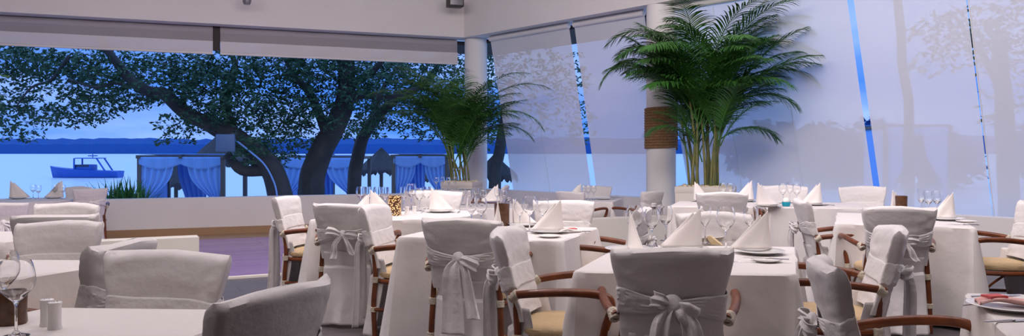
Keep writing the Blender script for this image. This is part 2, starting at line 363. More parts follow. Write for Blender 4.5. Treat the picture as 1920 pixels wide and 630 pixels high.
# ------------------------------------------------------------------ chairs
def shell_pt(phi, z, w, t, seed, grow=0.0):
    zb_, zt = .50, .905
    c, s = math.cos(phi), math.sin(phi)
    x = w * math.copysign(abs(c) ** .28, c); y = (t + grow) * math.copysign(abs(s) ** .42, s)
    x += math.copysign(grow, c) if abs(c) > .3 else 0
    v = (z - zb_) / (zt - zb_)
    y += -.205 - .115 * v + .055 * (x / .24) ** 2
    return Vector((x, y, z))
def cover_mesh(seed, bow):
    mb = MB(); n = 72; rows = 34; g = []
    zb_, zt = .50, .905; off = seed * 7.3
    for j in range(rows + 1):
        v = j / rows; row = []
        vv = v
        for i in range(n):
            phi = 2 * PI * i / n
            q = max(0, min(1, (v - .45) / .5)); w = .207 + .036 * q * q * (3 - 2 * q) + .002 * math.sin(v * 7 + seed)
            t = .031 + .005 * math.exp(-((v - .80) / .15) ** 2) - .004 * math.exp(-((v - .50) / .09) ** 2)
            if v > .94:
                q = (v - .94) / .06; t *= .22 + .78 * math.sqrt(max(0, 1 - q * q)); w *= 1 - .012 * q * q
            z = zb_ + (zt - zb_) * v
            p = shell_pt(phi, z, w, t, seed)
            u = p.x / .24
            p.z += (.018 * (1 - u * u) + .005 * math.sin(u * 3 + seed) + .18 * max(0, abs(u) - .90) * (1 if (u > 0) == (int(seed) % 2 == 0) else .3)) * v ** 3
            back = max(0, -math.sin(phi)) ** .5; front = max(0, math.sin(phi)) ** .5
            # creases running to the knot
            dz = p.z - .705; dd = math.hypot(p.x, dz * 2.2) + .03
            cr = math.sin(math.atan2(dz, abs(p.x) + .02) * 16 + seed) * .004 * math.exp(-((dz) / .13) ** 2) * (1 if bow else .4)
            wr = .006 * noise.noise(Vector((p.x * 9 + off, p.z * 14, seed))) + .004 * noise.noise(Vector((p.x * 22 + off, p.z * 30, seed)))
            fold = .004 * math.sin(p.z * 60 + p.x * 9 + seed) * math.exp(-((v - .2) / .25) ** 2)
            d = (cr + wr) * back + (wr * 1.3 + fold + cr * .5) * front
            p.y += math.copysign(d, math.sin(phi)) * (1 if v < .97 else .2)
            row.append(p)
        g.append(row)
    mb.grid(g, cv=True)
    k = len(mb.v) - n; mb.f.append(tuple(range(k, k + n)))
    return mb.mesh('backrest_cover', M['cover'])
def skirt_mesh(seed):
    mb = MB(); g = []; nu = 44; nv = 30
    for i in range(nu + 1):
        u = -1 + 2 * i / nu; col = []
        for j in range(nv + 1):
            v = j / nv; z = .56 - .535 * v
            x = u * (.205 + .012 * v); y0 = -.205 - .115 * (z - .5) / .4 if z > .45 else -.205 - .01
            y = y0 - .038 + .055 * u * u - .05 * v * v + .09 * max(0, abs(u) - .82) / .18 * (1 - .3 * v)
            y += (.012 * v + .003) * math.sin(u * 9 + seed * 2 + math.sin(v * 3 + seed) * .7) + .01 * v * noise.noise(Vector((u * 3, v * 3, seed)))
            col.append(Vector((x, y, z + .004 * math.sin(u * 7 + seed))))
        g.append(col)
    mb.grid(g); return mb.mesh('cover_skirt', M['cover'])
def sash_mesh(seed, bow):
    mb = MB(); g = []; n = 96; rows = 12
    for j in range(rows + 1):
        q = -1 + 2 * j / rows; row = []
        for i in range(n):
            phi = 2 * PI * i / n; isb = max(0, -math.sin(phi))
            cx = abs(math.cos(phi)) ** .28
            half = .052
            if isb > 0 and bow: half = .020 + .034 * min(1, cx * 1.1)
            zc = .700 + (.012 * math.sin(phi * 2 + seed)) - (.01 if isb > 0 else 0)
            z = zc + q * half
            p = shell_pt(phi, z, .209 + .004 * max(0, q), .031, seed, .008 if isb > 0 else .004)
            ridge = .0035 * math.sin(q * 9 + math.cos(phi) * 3 + seed) + .003 * noise.noise(Vector((q * 4, phi * 2, seed + 5)))
            p.y += math.copysign(ridge, math.sin(phi)) * (1.6 if isb > 0 else .3)
            edge = (1 - q * q); p.y += math.copysign((.005 if isb > 0 else .001) * edge, math.sin(phi))
            row.append(p)
        g.append(row)
    mb.grid(g, cv=True); return mb.mesh('sash', M['sash'])
def ribbon(mb, pts, widths, side, seed, amp=.008, across=8, cup=0):
    pts = crspline(pts, 8); k = len(pts); g = []
    side = Vector(side).normalized()
    for i, p in enumerate(pts):
        t = i / (k - 1); f = t * (len(widths) - 1); a = min(int(f), len(widths) - 2); w = widths[a] * (1 - f + a) + widths[a + 1] * (f - a)
        tg = (pts[min(i + 1, k - 1)] - pts[max(i - 1, 0)]).normalized(); nn = side.cross(tg)
        if nn.length < .01: nn = Vector((0, 1, 0))
        nn.normalize(); row = []
        for j in range(across + 1):
            q = -1 + 2 * j / across
            row.append(p + side * (w * q / 2) + nn * (amp * math.sin(q * 5 + seed + t * 2.5) + cup * (1 - q * q)))
        g.append(row)
    mb.grid(g)
def bow_meshes(seed, style):
    c = Vector((0, -.325, .695)); out = []; ks = {'big': 1.15, 'rosette': 1.35}.get(style, .95)
    mb = MB()
    kg = []
    for j in range(13):
        th = PI * j / 12; row = []
        for i in range(20):
            ph = 2 * PI * i / 20
            r = 1 + .12 * math.sin(ph * 5 + seed) * math.sin(th)
            row.append(c + Vector((math.cos(ph) * math.sin(th) * ks * .030 * r, math.sin(ph) * math.sin(th) * ks * .022 * r, math.cos(th) * ks * .034)))
        kg.append(row)
    mb.grid(kg, cv=True); out.append(('knot', mb.mesh('knot', M['sash']), 0))
    def loop(dx, dz, w, L):
        m = MB(); e = c + Vector((dx * L, -.012, dz)); s = Vector((-dz / L * 1 if dx > 0 else dz / L, 0, 1)).normalized()
        ribbon(m, [c + Vector((dx * .01, -.005, 0)), c + Vector((dx * L * .5, -.040, dz * .5 + .01)), e + Vector((0, -.012, 0)), e + Vector((0, .012, -.004)), c + Vector((dx * L * .5, .006, dz * .5 - .012)), c + Vector((dx * .01, .003, 0))],
               [.028, w * .8, w, w, w * .8, .028], s, seed, .006)
        return m.mesh('bow_loop', M['sash'])
    def tail(x0, x1, z1, w, tw=.0):
        m = MB(); z1_ = z1
        ribbon(m, [c + Vector((x0 * .2, -.012, -.01)), c + Vector((x0, -.035, -.07)), Vector(((x0 + x1) / 2, -.355, (.6 + z1_) / 2)), Vector((x1, -.365, z1_))],
               [.03, w * .75, w, w * 1.15], (1, tw, 0), seed + x1 * 20, .010, 10)
        return m.mesh('sash_tail', M['sash'])
    if style == 'big':          # one wide loop folded over long tails
        out += [('bow_loop', loop(1, -.03, .075, .11), .003), ('sash_tail', tail(-.03, -.02, .27, .12), .003), ('sash_tail', tail(.05, .10, .36, .07), .003)]
    elif style == 'rosette':
        out += [('bow_loop', loop(1, -.045, .10, .080), .003), ('bow_loop', loop(-1, .03, .06, .075), .003),
                ('sash_tail', tail(-.045, -.075, .16, .095), .003), ('sash_tail', tail(.07, .14, .10, .10), .003)]
    elif style == 'small':
        out += [('bow_loop', loop(1, .0, .06, .10), .003), ('bow_loop', loop(-1, .03, .06, .11), .003),
                ('sash_tail', tail(-.05, -.06, .52, .05), .003), ('sash_tail', tail(.05, .09, .55, .05), .003)]
    else:                       # side bow blown outwards
        out += [('bow_loop', loop(1, -.02, .06, .08), .003), ('bow_loop', loop(-1, .0, .06, .09), .003),
                ('sash_tail', tail(-.04, -.06, .10, .09, .3), .003), ('sash_tail', tail(.04, .08, .06, .10, -.3), .003)]
    return out
def hump(x, c, w): return math.exp(-((x - c) / w) ** 2)
CH = {}
def chair_parts():
    if CH: return
    # seat cushion
    mb = MB(); g = []
    for r, z in ((0, .428), (.90, .428), (.985, .437), (1.0, .452), (.985, .468), (.93, .478), (.6, .484), (0, .486)):
        row = []
        for i in range(40):
            a = 2 * PI * i / 40; c, s = math.cos(a), math.sin(a)
            row.append(Vector((math.copysign(abs(c) ** .7, c) * .235 * r, math.copysign(abs(s) ** .75, s) * .225 * r + .015, z)))
        g.append(row)
    mb.grid(g, cv=True); CH['seat'] = mb.mesh('seat', M['seat'])
    mb = MB(); pts = []
    for i in range(41):
        a = 2 * PI * i / 40; c, s = math.cos(a), math.sin(a)
        pts.append((math.copysign(abs(c) ** .7, c) * .238, math.copysign(abs(s) ** .75, s) * .228 + .015, .412))
    mb.tube(pts, .017, 8); CH['seat_frame'] = mb.mesh('seat_frame', M['rattan'])
    for s in (-1, 1):
        mb = MB(); mb.tube([(s * .225, -.17, .02), (s * .214, -.185, .25), (s * .205, -.175, .45), (s * .190, -.200, .62), (s * .180, -.268, .84)], [.018, .017, .013], 10, 4)
        CH['rear', s] = mb.mesh('leg', M['rattan'])
        mb = MB(); mb.tube([(s * .232, .235, .0), (s * .238, .225, .25), (s * .250, .235, .46), (s * .272, .262, .56)], [.018, .018, .017], 10, 4)
        CH['front', s] = mb.mesh('leg', M['rattan'])
        mb = MB(); mb.tube([(s * .222, -.205, .625), (s * .262, -.10, .645), (s * .290, .06, .662), (s * .298, .20, .662), (s * .292, .268, .640), (s * .276, .272, .585), (s * .256, .245, .50)], [.019, .020, .019], 12, 6)
        CH['arm', s] = mb.mesh('armrest', M['rattan'])
        CH['wrap', s] = []
        for c0, c1 in (((s * .226, -.202, .610), (s * .240, -.165, .640)), ((s * .208, -.177, .400), (s * .206, -.176, .44)), ((s * .246, .232, .405), (s * .247, .236, .445)), ((s * .216, -.183, .20), (s * .215, -.184, .235)), ((s * .238, .226, .20), (s * .238, .226, .235))):
            mb = MB(); v0, v1 = Vector(c0), Vector(c1)
            for i_ in range(1): mb.tube([v0.lerp(v1, t_ / 6) for t_ in range(7)], [.022, .0245, .022, .0245, .022, .0245, .022], 12)
            CH['wrap', s].append(mb.mesh('cane_binding', M['wrap']))
        mb = MB(); mb.tube([(s * .224, -.183, .218), (s * .238, .226, .218)], .013, 8); CH['str', s] = mb.mesh('stretcher', M['rattan'])
        mb = MB(); mb.tube([(s * .238, .226, .23), (s * .22, .12, .33), (s * .222, .03, .40)], .009, 7, 4); CH['brace', s] = mb.mesh('brace', M['rattan'])
    mb = MB(); mb.tube([(-.238, .226, .26), (.238, .226, .26)], .013, 8); CH['strf'] = mb.mesh('stretcher', M['rattan'])
    for sd in range(5):
        for b in (0, 1): CH['cover', sd, b] = cover_mesh(sd + .5 * b, b); CH['sash', sd, b] = sash_mesh(sd, b)
        CH['skirt', sd] = skirt_mesh(sd)
    for st in ('big', 'rosette', 'small', 'side'): CH['bow', st] = bow_meshes(len(st), st)
chair_parts()
def chair(X, Y, a, level, style, seed, label, group=None, far=False):
    fx, fy = math.sin(R(a)), math.cos(R(a))
    t = thing('armchair', (X + fx * .31, Y + fy * .31, level), -R(a), label, 'chair', group)
    def L(n, me, solid=0): return link(n, me, t, solid)
    L('seat', CH['seat']); L('seat_frame', CH['seat_frame'])
    for s in (-1, 1):
        L('leg', CH['rear', s]); L('leg', CH['front', s]); L('armrest', CH['arm', s])
        L('stretcher', CH['str', s])
        for w_me in (CH['wrap', s][:1] if Y > 8.3 else CH['wrap', s]): L('cane_binding', w_me)
        if not far: L('brace', CH['brace', s])
    L('stretcher', CH['strf'])
    b = 1 if style else 0
    L('backrest_cover', CH['cover', seed % 5, b]); L('cover_skirt', CH['skirt', seed % 5], .004)
    sh = L('sash', CH['sash', seed % 5, b], .003)
    for n, me, so in CH['bow', style or 'side']: link(n, me, sh, so)
    return t
ch = chair
ch(.632, 3.16, 9, 0, 'rosette', 0, 'white-covered armchair with a rosette sash knot, back to us at the front centre table')
ch(-.30, 4.56, 14, 0, 'big', 1, 'white-covered armchair with a big drooping bow, back to us left of the front centre table')
ch(2.70, 5.55, 12, 0, 'small', 2, 'white-covered armchair with a twisted sash, back to us at the right-hand table')
ch(-1.24, 5.88, 4, 0, 'small', 3, 'white-covered armchair with a small bow, back to us left of the mosaic candle table')
ch(-.055, 4.0, 104, 0, 'side', 1, 'white-covered armchair facing right at the left side of the front centre table')
ch(-1.98, 6.86, 98, 0, 'side', 4, 'white-covered armchair facing right beside the purple floor, leftmost of the centre group')
ch(-1.03, 5.74, 102, 0, 'side', 2, 'white-covered armchair between the small-bow chair and the big-bow chair, facing right')
ch(2.32, 6.50, 102, 0, 'side', 3, 'narrow-looking white-covered armchair facing right at the left side of the right-hand table')
ch(1.09, 2.86, 106, 0, 'side', 0, 'nearest white-covered armchair right of centre, bow hanging to its left')
ch(1.97, 4.08, -76, 0, 'side', 1, 'white-covered armchair facing left at the right side of the front centre table')
ch(3.97, 6.0, -80, 0, 'side', 4, 'armchair cut by the right edge of the photo, facing left with brown arms')
ch(1.26, 5.06, 176, 0, None, 2, 'white-covered armchair facing us across the front centre table, behind its glasses')
ch(.93, 5.50, -74, 0, None, 3, 'armchair facing left with brown arms, behind the left glasses of the front centre table')
ch(.42, 6.32, 194, 0, None, 4, 'white-covered armchair facing us behind the upright napkin of the lantern table')
ch(-.72, 7.86, 183, 0, None, 0, 'white-covered armchair facing us across the mosaic candle table')
ch(1.98, 7.55, 14, 0, None, 1, 'rounded white chair back seen from behind, between the front centre table and the potted palm')
ch(3.10, 9.10, 194, 0, None, 2, 'white-covered chair facing us behind the turquoise votive')
ch(3.88, 8.88, 198, 0, None, 3, 'plain white chair back before the screens, right of the turquoise votive')
ch(.80, 11.38, 38, LOW, None, 4, 'white-covered armchair on the lower terrace, left of the small table by the screens')
ch(1.42, 13.25, 195, LOW, None, 0, 'white chair facing us behind the small table by the narrow dark gap in the screens')
ch(2.06, 11.50, -42, LOW, 'small', 1, 'white-covered chair standing in front of the rope-bound column')
ch(-.08, 13.4, -85, LOW, None, 2, 'small white chair seen side-on against the screens, right of the corner palm')
ch(-5.62, 8.84, -28, LOW, 'big', 3, 'white chair with a bow, cut by the left edge, nearer than the round table')
ch(-6.45, 12.25, -34, LOW, 'big', 4, 'white chair with a big bow, right of the round table by the beach')
ch(-7.0, 13.0, 196, LOW, None, 1, 'white chair behind the round table, against the beach wall')
# foreground left
ch(-1.30, 3.08, 184, 0, None, 0, 'white-covered chair facing us across the bottom-left table with the shakers')
ch(-.635, 2.27, -67, 0, 'side', 2, 'nearest chair at the bottom left, white back rising to the right')
ch(-1.64, 3.46, -84, 0, 'side', 1, 'white-covered chair turned left, right of the second table from the bottom left')
ch(-2.47, 4.42, 182, 0, None, 3, 'wide white chair back facing us across the second table from the bottom left')
ch(-2.78, 4.86, -22, 0, None, 4, 'white chair back with only its cream top edge showing above another chair back')
ch(-3.28, 5.95, 183, 0, None, 2, 'pale white chair back on the left below the bow chair of the round table')

# ------------------------------------------------------------------ tables and cloths
def cloth(corners, ztop, floor, seed, label, tlabel, hem=.07, flare=.07, group='white tablecloths', round_=None):
    cs = [Vector(c[:2]) for c in corners]; cen = sum(cs, Vector((0, 0))) / 4
    loc = (cen.x, cen.y, floor); per = []
    if round_:
        for i in range(120):
            a = 2 * PI * i / 120; per.append((Vector((math.cos(a), math.sin(a))) * round_, Vector((math.cos(a), math.sin(a))), 0, a * round_))
    else:
        s = 0; rad = .02
        for k in range(4):
            p0, p1 = cs[k] - cen, cs[(k + 1) % 4] - cen; d = p1 - p0; L = d.length; d.normalize(); n = Vector((d.y, -d.x))
            pp = cs[k - 1] - cen; dp = (p0 - pp).normalized(); npv = Vector((dp.y, -dp.x))
            for q in range(5):
                t = q / 5; nn = (npv * (1 - t) + n * t).normalized()
                inn = (npv + n).normalized()
                per.append((p0 - inn * rad * 1.3 + nn * rad, nn, 1.0, s))
            N = 34
            for i in range(1, N):
                x = L * i / N; dc = min(x, L - x); w = math.exp(-(dc / .055) ** 2)
                per.append((p0 + d * x, n, w, s + x))
            s += L
    H = ztop - floor - hem; g = []; zt = ztop - floor
    for f in (.0, .35, .7, .93): g.append([Vector((p.x * f, p.y * f, zt)) for p, n, w, s in per])
    g.append([Vector((p.x * .995, p.y * .995, zt)) for p, n, w, s in per])
    J = 22
    for j in range(J + 1):
        v = j / J; row = []
        for p, n, w, s in per:
            dirn = n
            amp = (.003 + .024 * v) * (1 - w)
            wave = math.sin(s * 9.5 + seed * 1.7 + .8 * math.sin(s * 3 + seed)) + .5 * math.sin(s * 21 + seed * 3)
            o = .006 + flare * v ** 1.2 * (.55 + .45 * noise.noise(Vector((s * 1.4, seed, 0)))) + amp * wave + w * flare * 1.1 * v ** .8
            if w > .02 and w < .9: o -= .03 * v * math.sin(w * PI)
            if round_: o = .006 + .03 * v + .03 * v * math.sin(s * 12 + math.sin(s * 5))
            z = zt - .008 - H * v - w * .02 * v
            row.append(Vector((p.x + dirn.x * o, p.y + dirn.y * o, z + (0 if v < .9 else .006 * math.sin(s * 8 + seed)))))
        g.append(row)
    mb = MB(); mb.grid(g, cv=True)
    o = build(mb, 'tablecloth', M['cloth'], None, loc=loc); tag(o, label, 'tablecloth', group)
    t = thing('dining_table', loc, 0, tlabel, 'table')
    mb = MB()
    if round_: mb.lathe([(0, zt - .04), (round_ - .01, zt - .04), (round_ - .01, zt - .012), (0, zt - .012)], n=48)
    else: mb.prism([(c - cen) * .975 for c in cs], zt - .04, zt - .012)
    build(mb, 'tabletop', M['tin'], t, smooth=False)
    for k in range(4):
        q = (cs[k] - cen) * .80 if not round_ else Vector((math.cos(k * PI / 2 + .7), math.sin(k * PI / 2 + .7))) * round_ * .6
        mb = MB(); mb.box((q.x, q.y, (zt - .04) / 2), (.05, .05, zt - .04), bev=.005); build(mb, 'leg', M['tin'], t)
    return cen
V2 = Vector
T = {}
def quad(FL, FR, dep): FL, FR, dep = V2(FL), V2(FR), V2(dep); return [FL, FR, FR + dep, FL + dep]
TB = [
 ('T1', quad((.29, 3.70), (1.28, 3.60), (.36, 1.04)), .75, 0, 'white cloth on the front centre table', 'table under the front centre cloth', .07),
 ('C', quad((-.74, 5.20), (.30, 4.93), (.32, .90)), .75, 0, 'white cloth on the table with the brown lantern and two glasses', 'table under the brown lantern', .07),
 ('B', quad((-1.64, 6.50), (-.47, 6.54), (.22, 1.0)), .75, 0, 'white cloth on the table with the mosaic candle holder', 'table under the mosaic candle holder', .07),
 ('V', quad((2.50, 6.18), (3.36, 5.80), (.46, 1.10)), .75, 0, 'white cloth on the right-hand table under a twisted-sash chair', 'table under the right-hand cloth', .07),
 ('N1', quad((1.60, 8.13), (2.44, 7.99), (.28, .86)), .75, 0, 'white cloth on the table just before the potted palm', 'table just before the tall potted palm', .07),
 ('N2', quad((2.56, 7.97), (3.46, 7.80), (.28, .86)), .75, 0, 'white cloth on the table with the turquoise votive', 'table under the turquoise votive', .07),
 ('J', quad((.58, 11.95), (1.47, 11.72), (.26, .86)), .57, LOW, 'white cloth on the small table by the screens', 'small table by the dark gap in the screens', .07),
 ('G', quad((-.92, 10.40), (.10, 10.35), (.12, .95)), .57, LOW, 'white cloth on the lower table before the corner column', 'lower table before the corner column', .07),
 ('F', quad((-1.75, 13.15), (-.66, 13.25), (.0, .55)), .66, LOW, 'white cloth on the narrow service table below the corner palm', 'narrow service table below the corner palm', .07),
 ('L1', quad((-1.98, 1.85), (-1.16, 1.80), (.34, .98)), .75, 0, 'white cloth on the bottom-left table under the wine glasses and shakers', 'bottom-left table under the wine glasses and shakers', .07),
 ('L2', quad((-3.26, 3.22), (-2.28, 3.18), (.33, .88)), .75, 0, 'white cloth on the second table from the bottom left', 'second table from the bottom left', .07),
 ('L3', quad((-4.2, 4.78), (-3.15, 4.80), (.15, .75)), .75, 0, 'white cloth on the third table from the bottom left, at the left edge', 'third table from the bottom left', .07),
 ('T5', quad((1.49, 2.38), (2.35, 2.25), (.28, .74)), .75, 0, 'white cloth on the table cut by the bottom-right corner', 'table cut by the bottom-right corner', .07),
]
for i, (key, q, z, fl, lab, tl, hem) in enumerate(TB):
    cloth(q, z, fl, i, lab, tl, hem, flare={'T5': .04, 'L1': .04, 'N1': .025, 'N2': .03}.get(key, .08)); T[key] = (z, fl)
kc = V2((-7.42, 12.15)); cloth([kc] * 4, .57, LOW, 3, 'white cloth on the round table by the beach opening', 'round table by the beach opening', round_=.66)

# ------------------------------------------------------------------ tableware
def glass_mesh(h, rb, rr):
    pr = []; th = .0012; s = h
    bowl0 = h * .46
    out = [(0, 0), (.036, 0), (.037, .002), (.030, .0045), (.012, .009), (.005, .018), (.0038, .05), (.0038, bowl0 - .015), (.007, bowl0 - .004)]
    nb = 14; ins = []
    for i in range(nb + 1):
        t = i / nb; z = bowl0 + (h - bowl0) * t
        r = rb * math.sin(min(1, t * 1.7 + .12) * PI / 2) if t < .52 else rr + (rb - rr) * math.cos((t - .52) / .48 * PI / 2) ** .8 if t < 1 else rr
        out.append((r, z)); ins.append((r - th, z + (.003 if i < 3 else 0)))
    pr = out + ins[::-1] + [(0, bowl0 + .003)]
    mb = MB(); mb.lathe(pr, n=28); return mb.mesh('wine_glass', M['glass'])
GL = {'big': glass_mesh(.245, .052, .038), 'mid': glass_mesh(.215, .044, .034), 'tall': glass_mesh(.225, .036, .032)}
GL['shiraz'] = glass_mesh(.225, .052, .040)
def glass(px, py, kind, z, label, group):
    p = P(px, py, z); o = link('wine_glass', GL[kind], None, loc=(p.x, p.y, z + .001)); return tag(o, label, 'glass', group)
def lathething(name, prof, m, n=28): mb = MB(); mb.lathe(prof, n=n); return mb.mesh(name, m)
plate_me = lathething('plate', [(0, 0), (.075, 0), (.08, .004), (.095, .010), (.132, .018), (.134, .020), (.130, .0215), (.095, .0135), (.078, .0085), (0, .007)], M['china'], 40)
side_me = lathething('side_plate', [(0, 0), (.048, 0), (.052, .003), (.075, .011), (.0765, .013), (.073, .0135), (.052, .0065), (0, .0055)], M['china'], 32)
def napkin_mesh(seed, h=.20, w=.17, mirror=1):
    rnd = random.Random(seed); mb = MB()
    # an upright folded sail: a curved outer fold, an inner fold, both rising to one off-centre peak
    for lay in range(2):
        g = []; n = 26; rows = 18; h2 = h * (1 - .10 * lay); off = .004 + .012 * lay
        for i in range(n + 1):
            u = i / n; col = []
            for j in range(rows + 1):
                v = j / rows
                # footprint: straight vertical fold on the right, long curved fold sweeping left and round the back
                a = R(205 * u - 12)
                bx = w * .62 * math.cos(a) - w * .04; by = -w * .30 * math.sin(a) * (1 - .3 * lay) + .03 + off
                if u < .2: bx = w * .58 - .01 * (1 - u / .2) * (1 - v)
                bx += .006 * math.sin(u * 11 + seed) * (1 - v); by += .010 * math.cos(u * 10 + seed + lay) * (1 - v)
                ax = w * (.50 - .22 * lay + .05 * (seed % 3)); ay = .015 + off * .5
                f = v ** (1 - .42 * max(0, math.sin(PI * min(1, max(0, u - .1) / .9)))); f = min(f, .985)
                col.append(Vector((mirror * (bx * (1 - f) + ax * f), by * (1 - f) + ay * f, h2 * v)))
            g.append(col)
        mb.grid(g)
    return mb.mesh('napkin', M['napkin'])
NP = {(s, m): napkin_mesh(s, mirror=m) for s in range(3) for m in (-1, 1)}
def napkin(px, py, z, rz, s, m, label, group, sc=1.0):
    p = P(px, py, z); o = link('napkin', NP[s, m], None, .0025, loc=(p.x, p.y, z), rz=R(rz)); o.scale = (sc, sc, sc)
    return tag(o, label, 'napkin', group)
def knife_mesh():
    mb = MB(); mb.box((0, -.06, .003), (.013, .10, .005), bev=.002)
    g = []
    for i in range(13):
        t = i / 12; y = -.01 + .12 * t; w = .016 * (1 - t ** 4) + .001
        g.append([Vector((-.006, y, .002)), Vector((-.006 + w, y, .0022)), Vector((-.006 + w, y, .0038)), Vector((-.006, y, .0042))])
    mb.grid(g, cv=True); mb.tube([(0, -.012, .003), (0, .0, .003)], .004, 8); return mb.mesh('knife', M['steel'])
def fork_mesh():
    mb = MB(); mb.tube([(0, -.11, .003), (0, -.05, .004), (0, .02, .003), (0, .045, .004)], [.0055, .0035, .003, .006], 8, 5, flat=.5)
    mb.box((0, .055, .004), (.022, .022, .002), bev=.0008)
    for x in (-.009, -.003, .003, .009): mb.tube([(x, .064, .004), (x, .09, .006), (x, .105, .004)], [.0016, .0010], 6, 3)
    return mb.mesh('fork', M['steel'])
KN, FK = knife_mesh(), fork_mesh()
def put(name, me, px, py, z, rz, label, cat, group, dz=.001):
    p = P(px, py, z); o = link(name, me, None, loc=(p.x, p.y, z + dz), rz=R(rz)); return tag(o, label, cat, group)
def setting(px, py, z, rz, where, nap=None, cut=True, side=None):
    """plate with optional upright napkin at the plate centre, cutlery around it"""
    put('plate', plate_me, px, py, z, 0, 'white dinner plate ' + where, 'plate', 'dinner plates')
    c = P(px, py, z)
    if nap:
        s, m, sc = nap; o = link('napkin', NP[s, m], None, .0025, loc=(c.x, c.y, z + .0225), rz=R(rz)); o.scale = (sc, sc, sc)
        tag(o, 'upright cream napkin ' + where, 'napkin', 'upright folded napkins')
    if cut:
        m = Matrix.Rotation(R(rz), 2)
        for nme, me, dx, w2 in (('knife', KN, .165, 'right'), ('fork', FK, -.165, 'left')):
            q = m @ Vector((dx, 0)); o = link(nme, me, None, loc=(c.x + q.x, c.y + q.y, z + .001), rz=R(rz)); tag(o, '%s beside the plate %s' % (nme, where), nme, 'table cutlery')
    if side: put('side_plate', side_me, side[0], side[1], z, 0, 'small side plate ' + where, 'plate', 'side plates')
# front centre table
setting(1425, 476, .75, 8, 'at the right of the front centre table', None, False)
p = P(1414, 474, .75); o = link('napkin', NP[0, 1], None, .0025, loc=(p.x, p.y, .772), rz=R(8)); o.scale = (1.02,) * 3; tag(o, 'tall pointed cream napkin at the right of the front centre table', 'napkin', 'upright folded napkins')
put('side_plate', side_me, 1437, 491, .75, 0, 'small plate on the front right edge of the front centre table', 'plate', 'side plates')
put('knife', KN, 1436, 486, .764, 70, 'butter knife lying across the small plate on the front centre table', 'knife', 'table cutlery')
put('fork', FK, 1390, 492, .75, 75, 'fork left of the small plate on the front centre table', 'fork', 'table cutlery')
setting(1283, 470, .75, 5, 'at the middle of the front centre table', (1, 1, 1.05), False)
setting(1180, 472, .75, -90, 'at the left of the front centre table', (2, -1, 1.0), True)
setting(1318, 448, .75, 185, 'at the far side of the front centre table', None, True)
for px, py, k, w in ((1190, 466, 'big', 'leftmost of the six on the front centre table'), (1222, 462, 'mid', 'second from the left on the front centre table'), (1248, 452, 'mid', 'third from the left on the front centre table'),
                     (1322, 457, 'tall', 'by the dark candle holder on the front centre table'), (1361, 470, 'big', 'tallest, left of the right-hand napkin on the front centre table'), (1407, 456, 'mid', 'behind the right-hand napkin on the front centre table')):
    glass(px, py, k, .75, 'wine glass, ' + w, 'stemmed wine glasses')
def holder(px, py, z, h, r, m, label, cat='candle holder'):
    p = P(px, py, z); root = thing('candle_holder', (p.x, p.y, z), 0, label, cat)
    mb = MB(); mb.lathe([(0, 0), (r * .95, 0), (r, .006), (r * .96, h * .3), (r * .96, h * .6), (r, h - .004), (r * .97, h), (r * .86, h), (r * .84, .01), (0, .01)], n=32); build(mb, 'holder_cup', m, root)
    mb = MB(); mb.lathe([(0, .01), (r * .6, .01), (r * .6, h * .4), (r * .55, h * .42), (0, h * .41)], n=24); cd = build(mb, 'candle', M['wax'], root)
    mb = MB(); mb.tube([(0, 0, h * .41), (.001, 0, h * .41 + .012)], .0015, 6); build(mb, 'wick', M['dark'], cd)
    return root
holder(1301, 455, .75, .125, .042, M['brown'], 'dark candle holder behind the middle napkin of the front centre table')
p = P(1334, 459, .75); w_ = MB(); w_.add([(0, 0, 0), (.06, 0, 0), (.06, .04, 0), (0, .04, 0), (-.03, .0, .045), (-.03, .04, .045), (-.01, 0, .052), (-.01, .04, .052)], [(0, 1, 2, 3), (0, 4, 6, 1), (3, 2, 7, 5), (4, 5, 7, 6), (0, 3, 5, 4), (1, 6, 7, 2)])
o = build(w_, 'menu_stand', mat('pale_wood', (.75, .58, .33), .5, bump=.1), None, smooth=False, loc=(p.x, p.y, .7505), rz=R(-25)); tag(o, 'small pale wooden wedge stand at the middle of the front centre table', 'stand')
# lantern table (C)
setting(1030, 437, .75, 12, 'at the right of the brown lantern table', (0, 1, 1.0), False, None)
put('side_plate', side_me, 1030, 445, .75, 0, 'small plate at the front of the brown lantern table', 'plate', 'side plates')
put('knife', KN, 1078, 435, .75, 95, 'knife on the right edge of the brown lantern table', 'knife', 'table cutlery')
put('fork', FK, 1088, 431, .75, 95, 'fork on the right edge of the brown lantern table', 'fork', 'table cutlery')
setting(985, 424, .75, 20, 'behind the two tall glasses of the brown lantern table', (2, -1, .9), False)
setting(925, 436, .75, -80, 'at the left of the brown lantern table', (1, 1, 1.0), True)
p = P(1066, 437, .75); mb = MB(); ribbon(mb, [(0, 0, .008), (.05, .01, .022), (.10, .03, .012), (.16, .05, .010)], [.05, .07, .06, .04], (0, 1, 0), 3, .006)
o = build(mb, 'folded_napkin', M['napkin'], None, solid=.004, loc=(p.x - .06, p.y - .02, .753), rz=R(10)); tag(o, 'flat rolled cream napkin beside the plate of the brown lantern table', 'napkin')
mb = MB(); mb.box((0, 0, .006), (.10, .05, .010), bev=.004); p = P(1068, 431, .75); o = build(mb, 'folded_napkin', M['redcloth'], None, loc=(p.x, p.y, .7505), rz=R(20)); tag(o, 'small folded red napkin on the brown lantern table', 'napkin')
holder(941, 424, .75, .165, .058, M['brown'], 'brown lantern with square sides left of the two tall wine glasses')
for px, py, k, w in ((974, 433, 'tall', 'left of the pair on the brown lantern table'), (993, 434, 'big', 'right of the pair on the brown lantern table'), (1018, 428, 'mid', 'behind the napkin on the brown lantern table'),
                     (902, 428, 'mid', 'just left of the brown lantern'), (884, 430, 'tall', 'farthest left on the brown lantern table')):
    glass(px, py, k, .75, 'wine glass, ' + w, 'stemmed wine glasses')
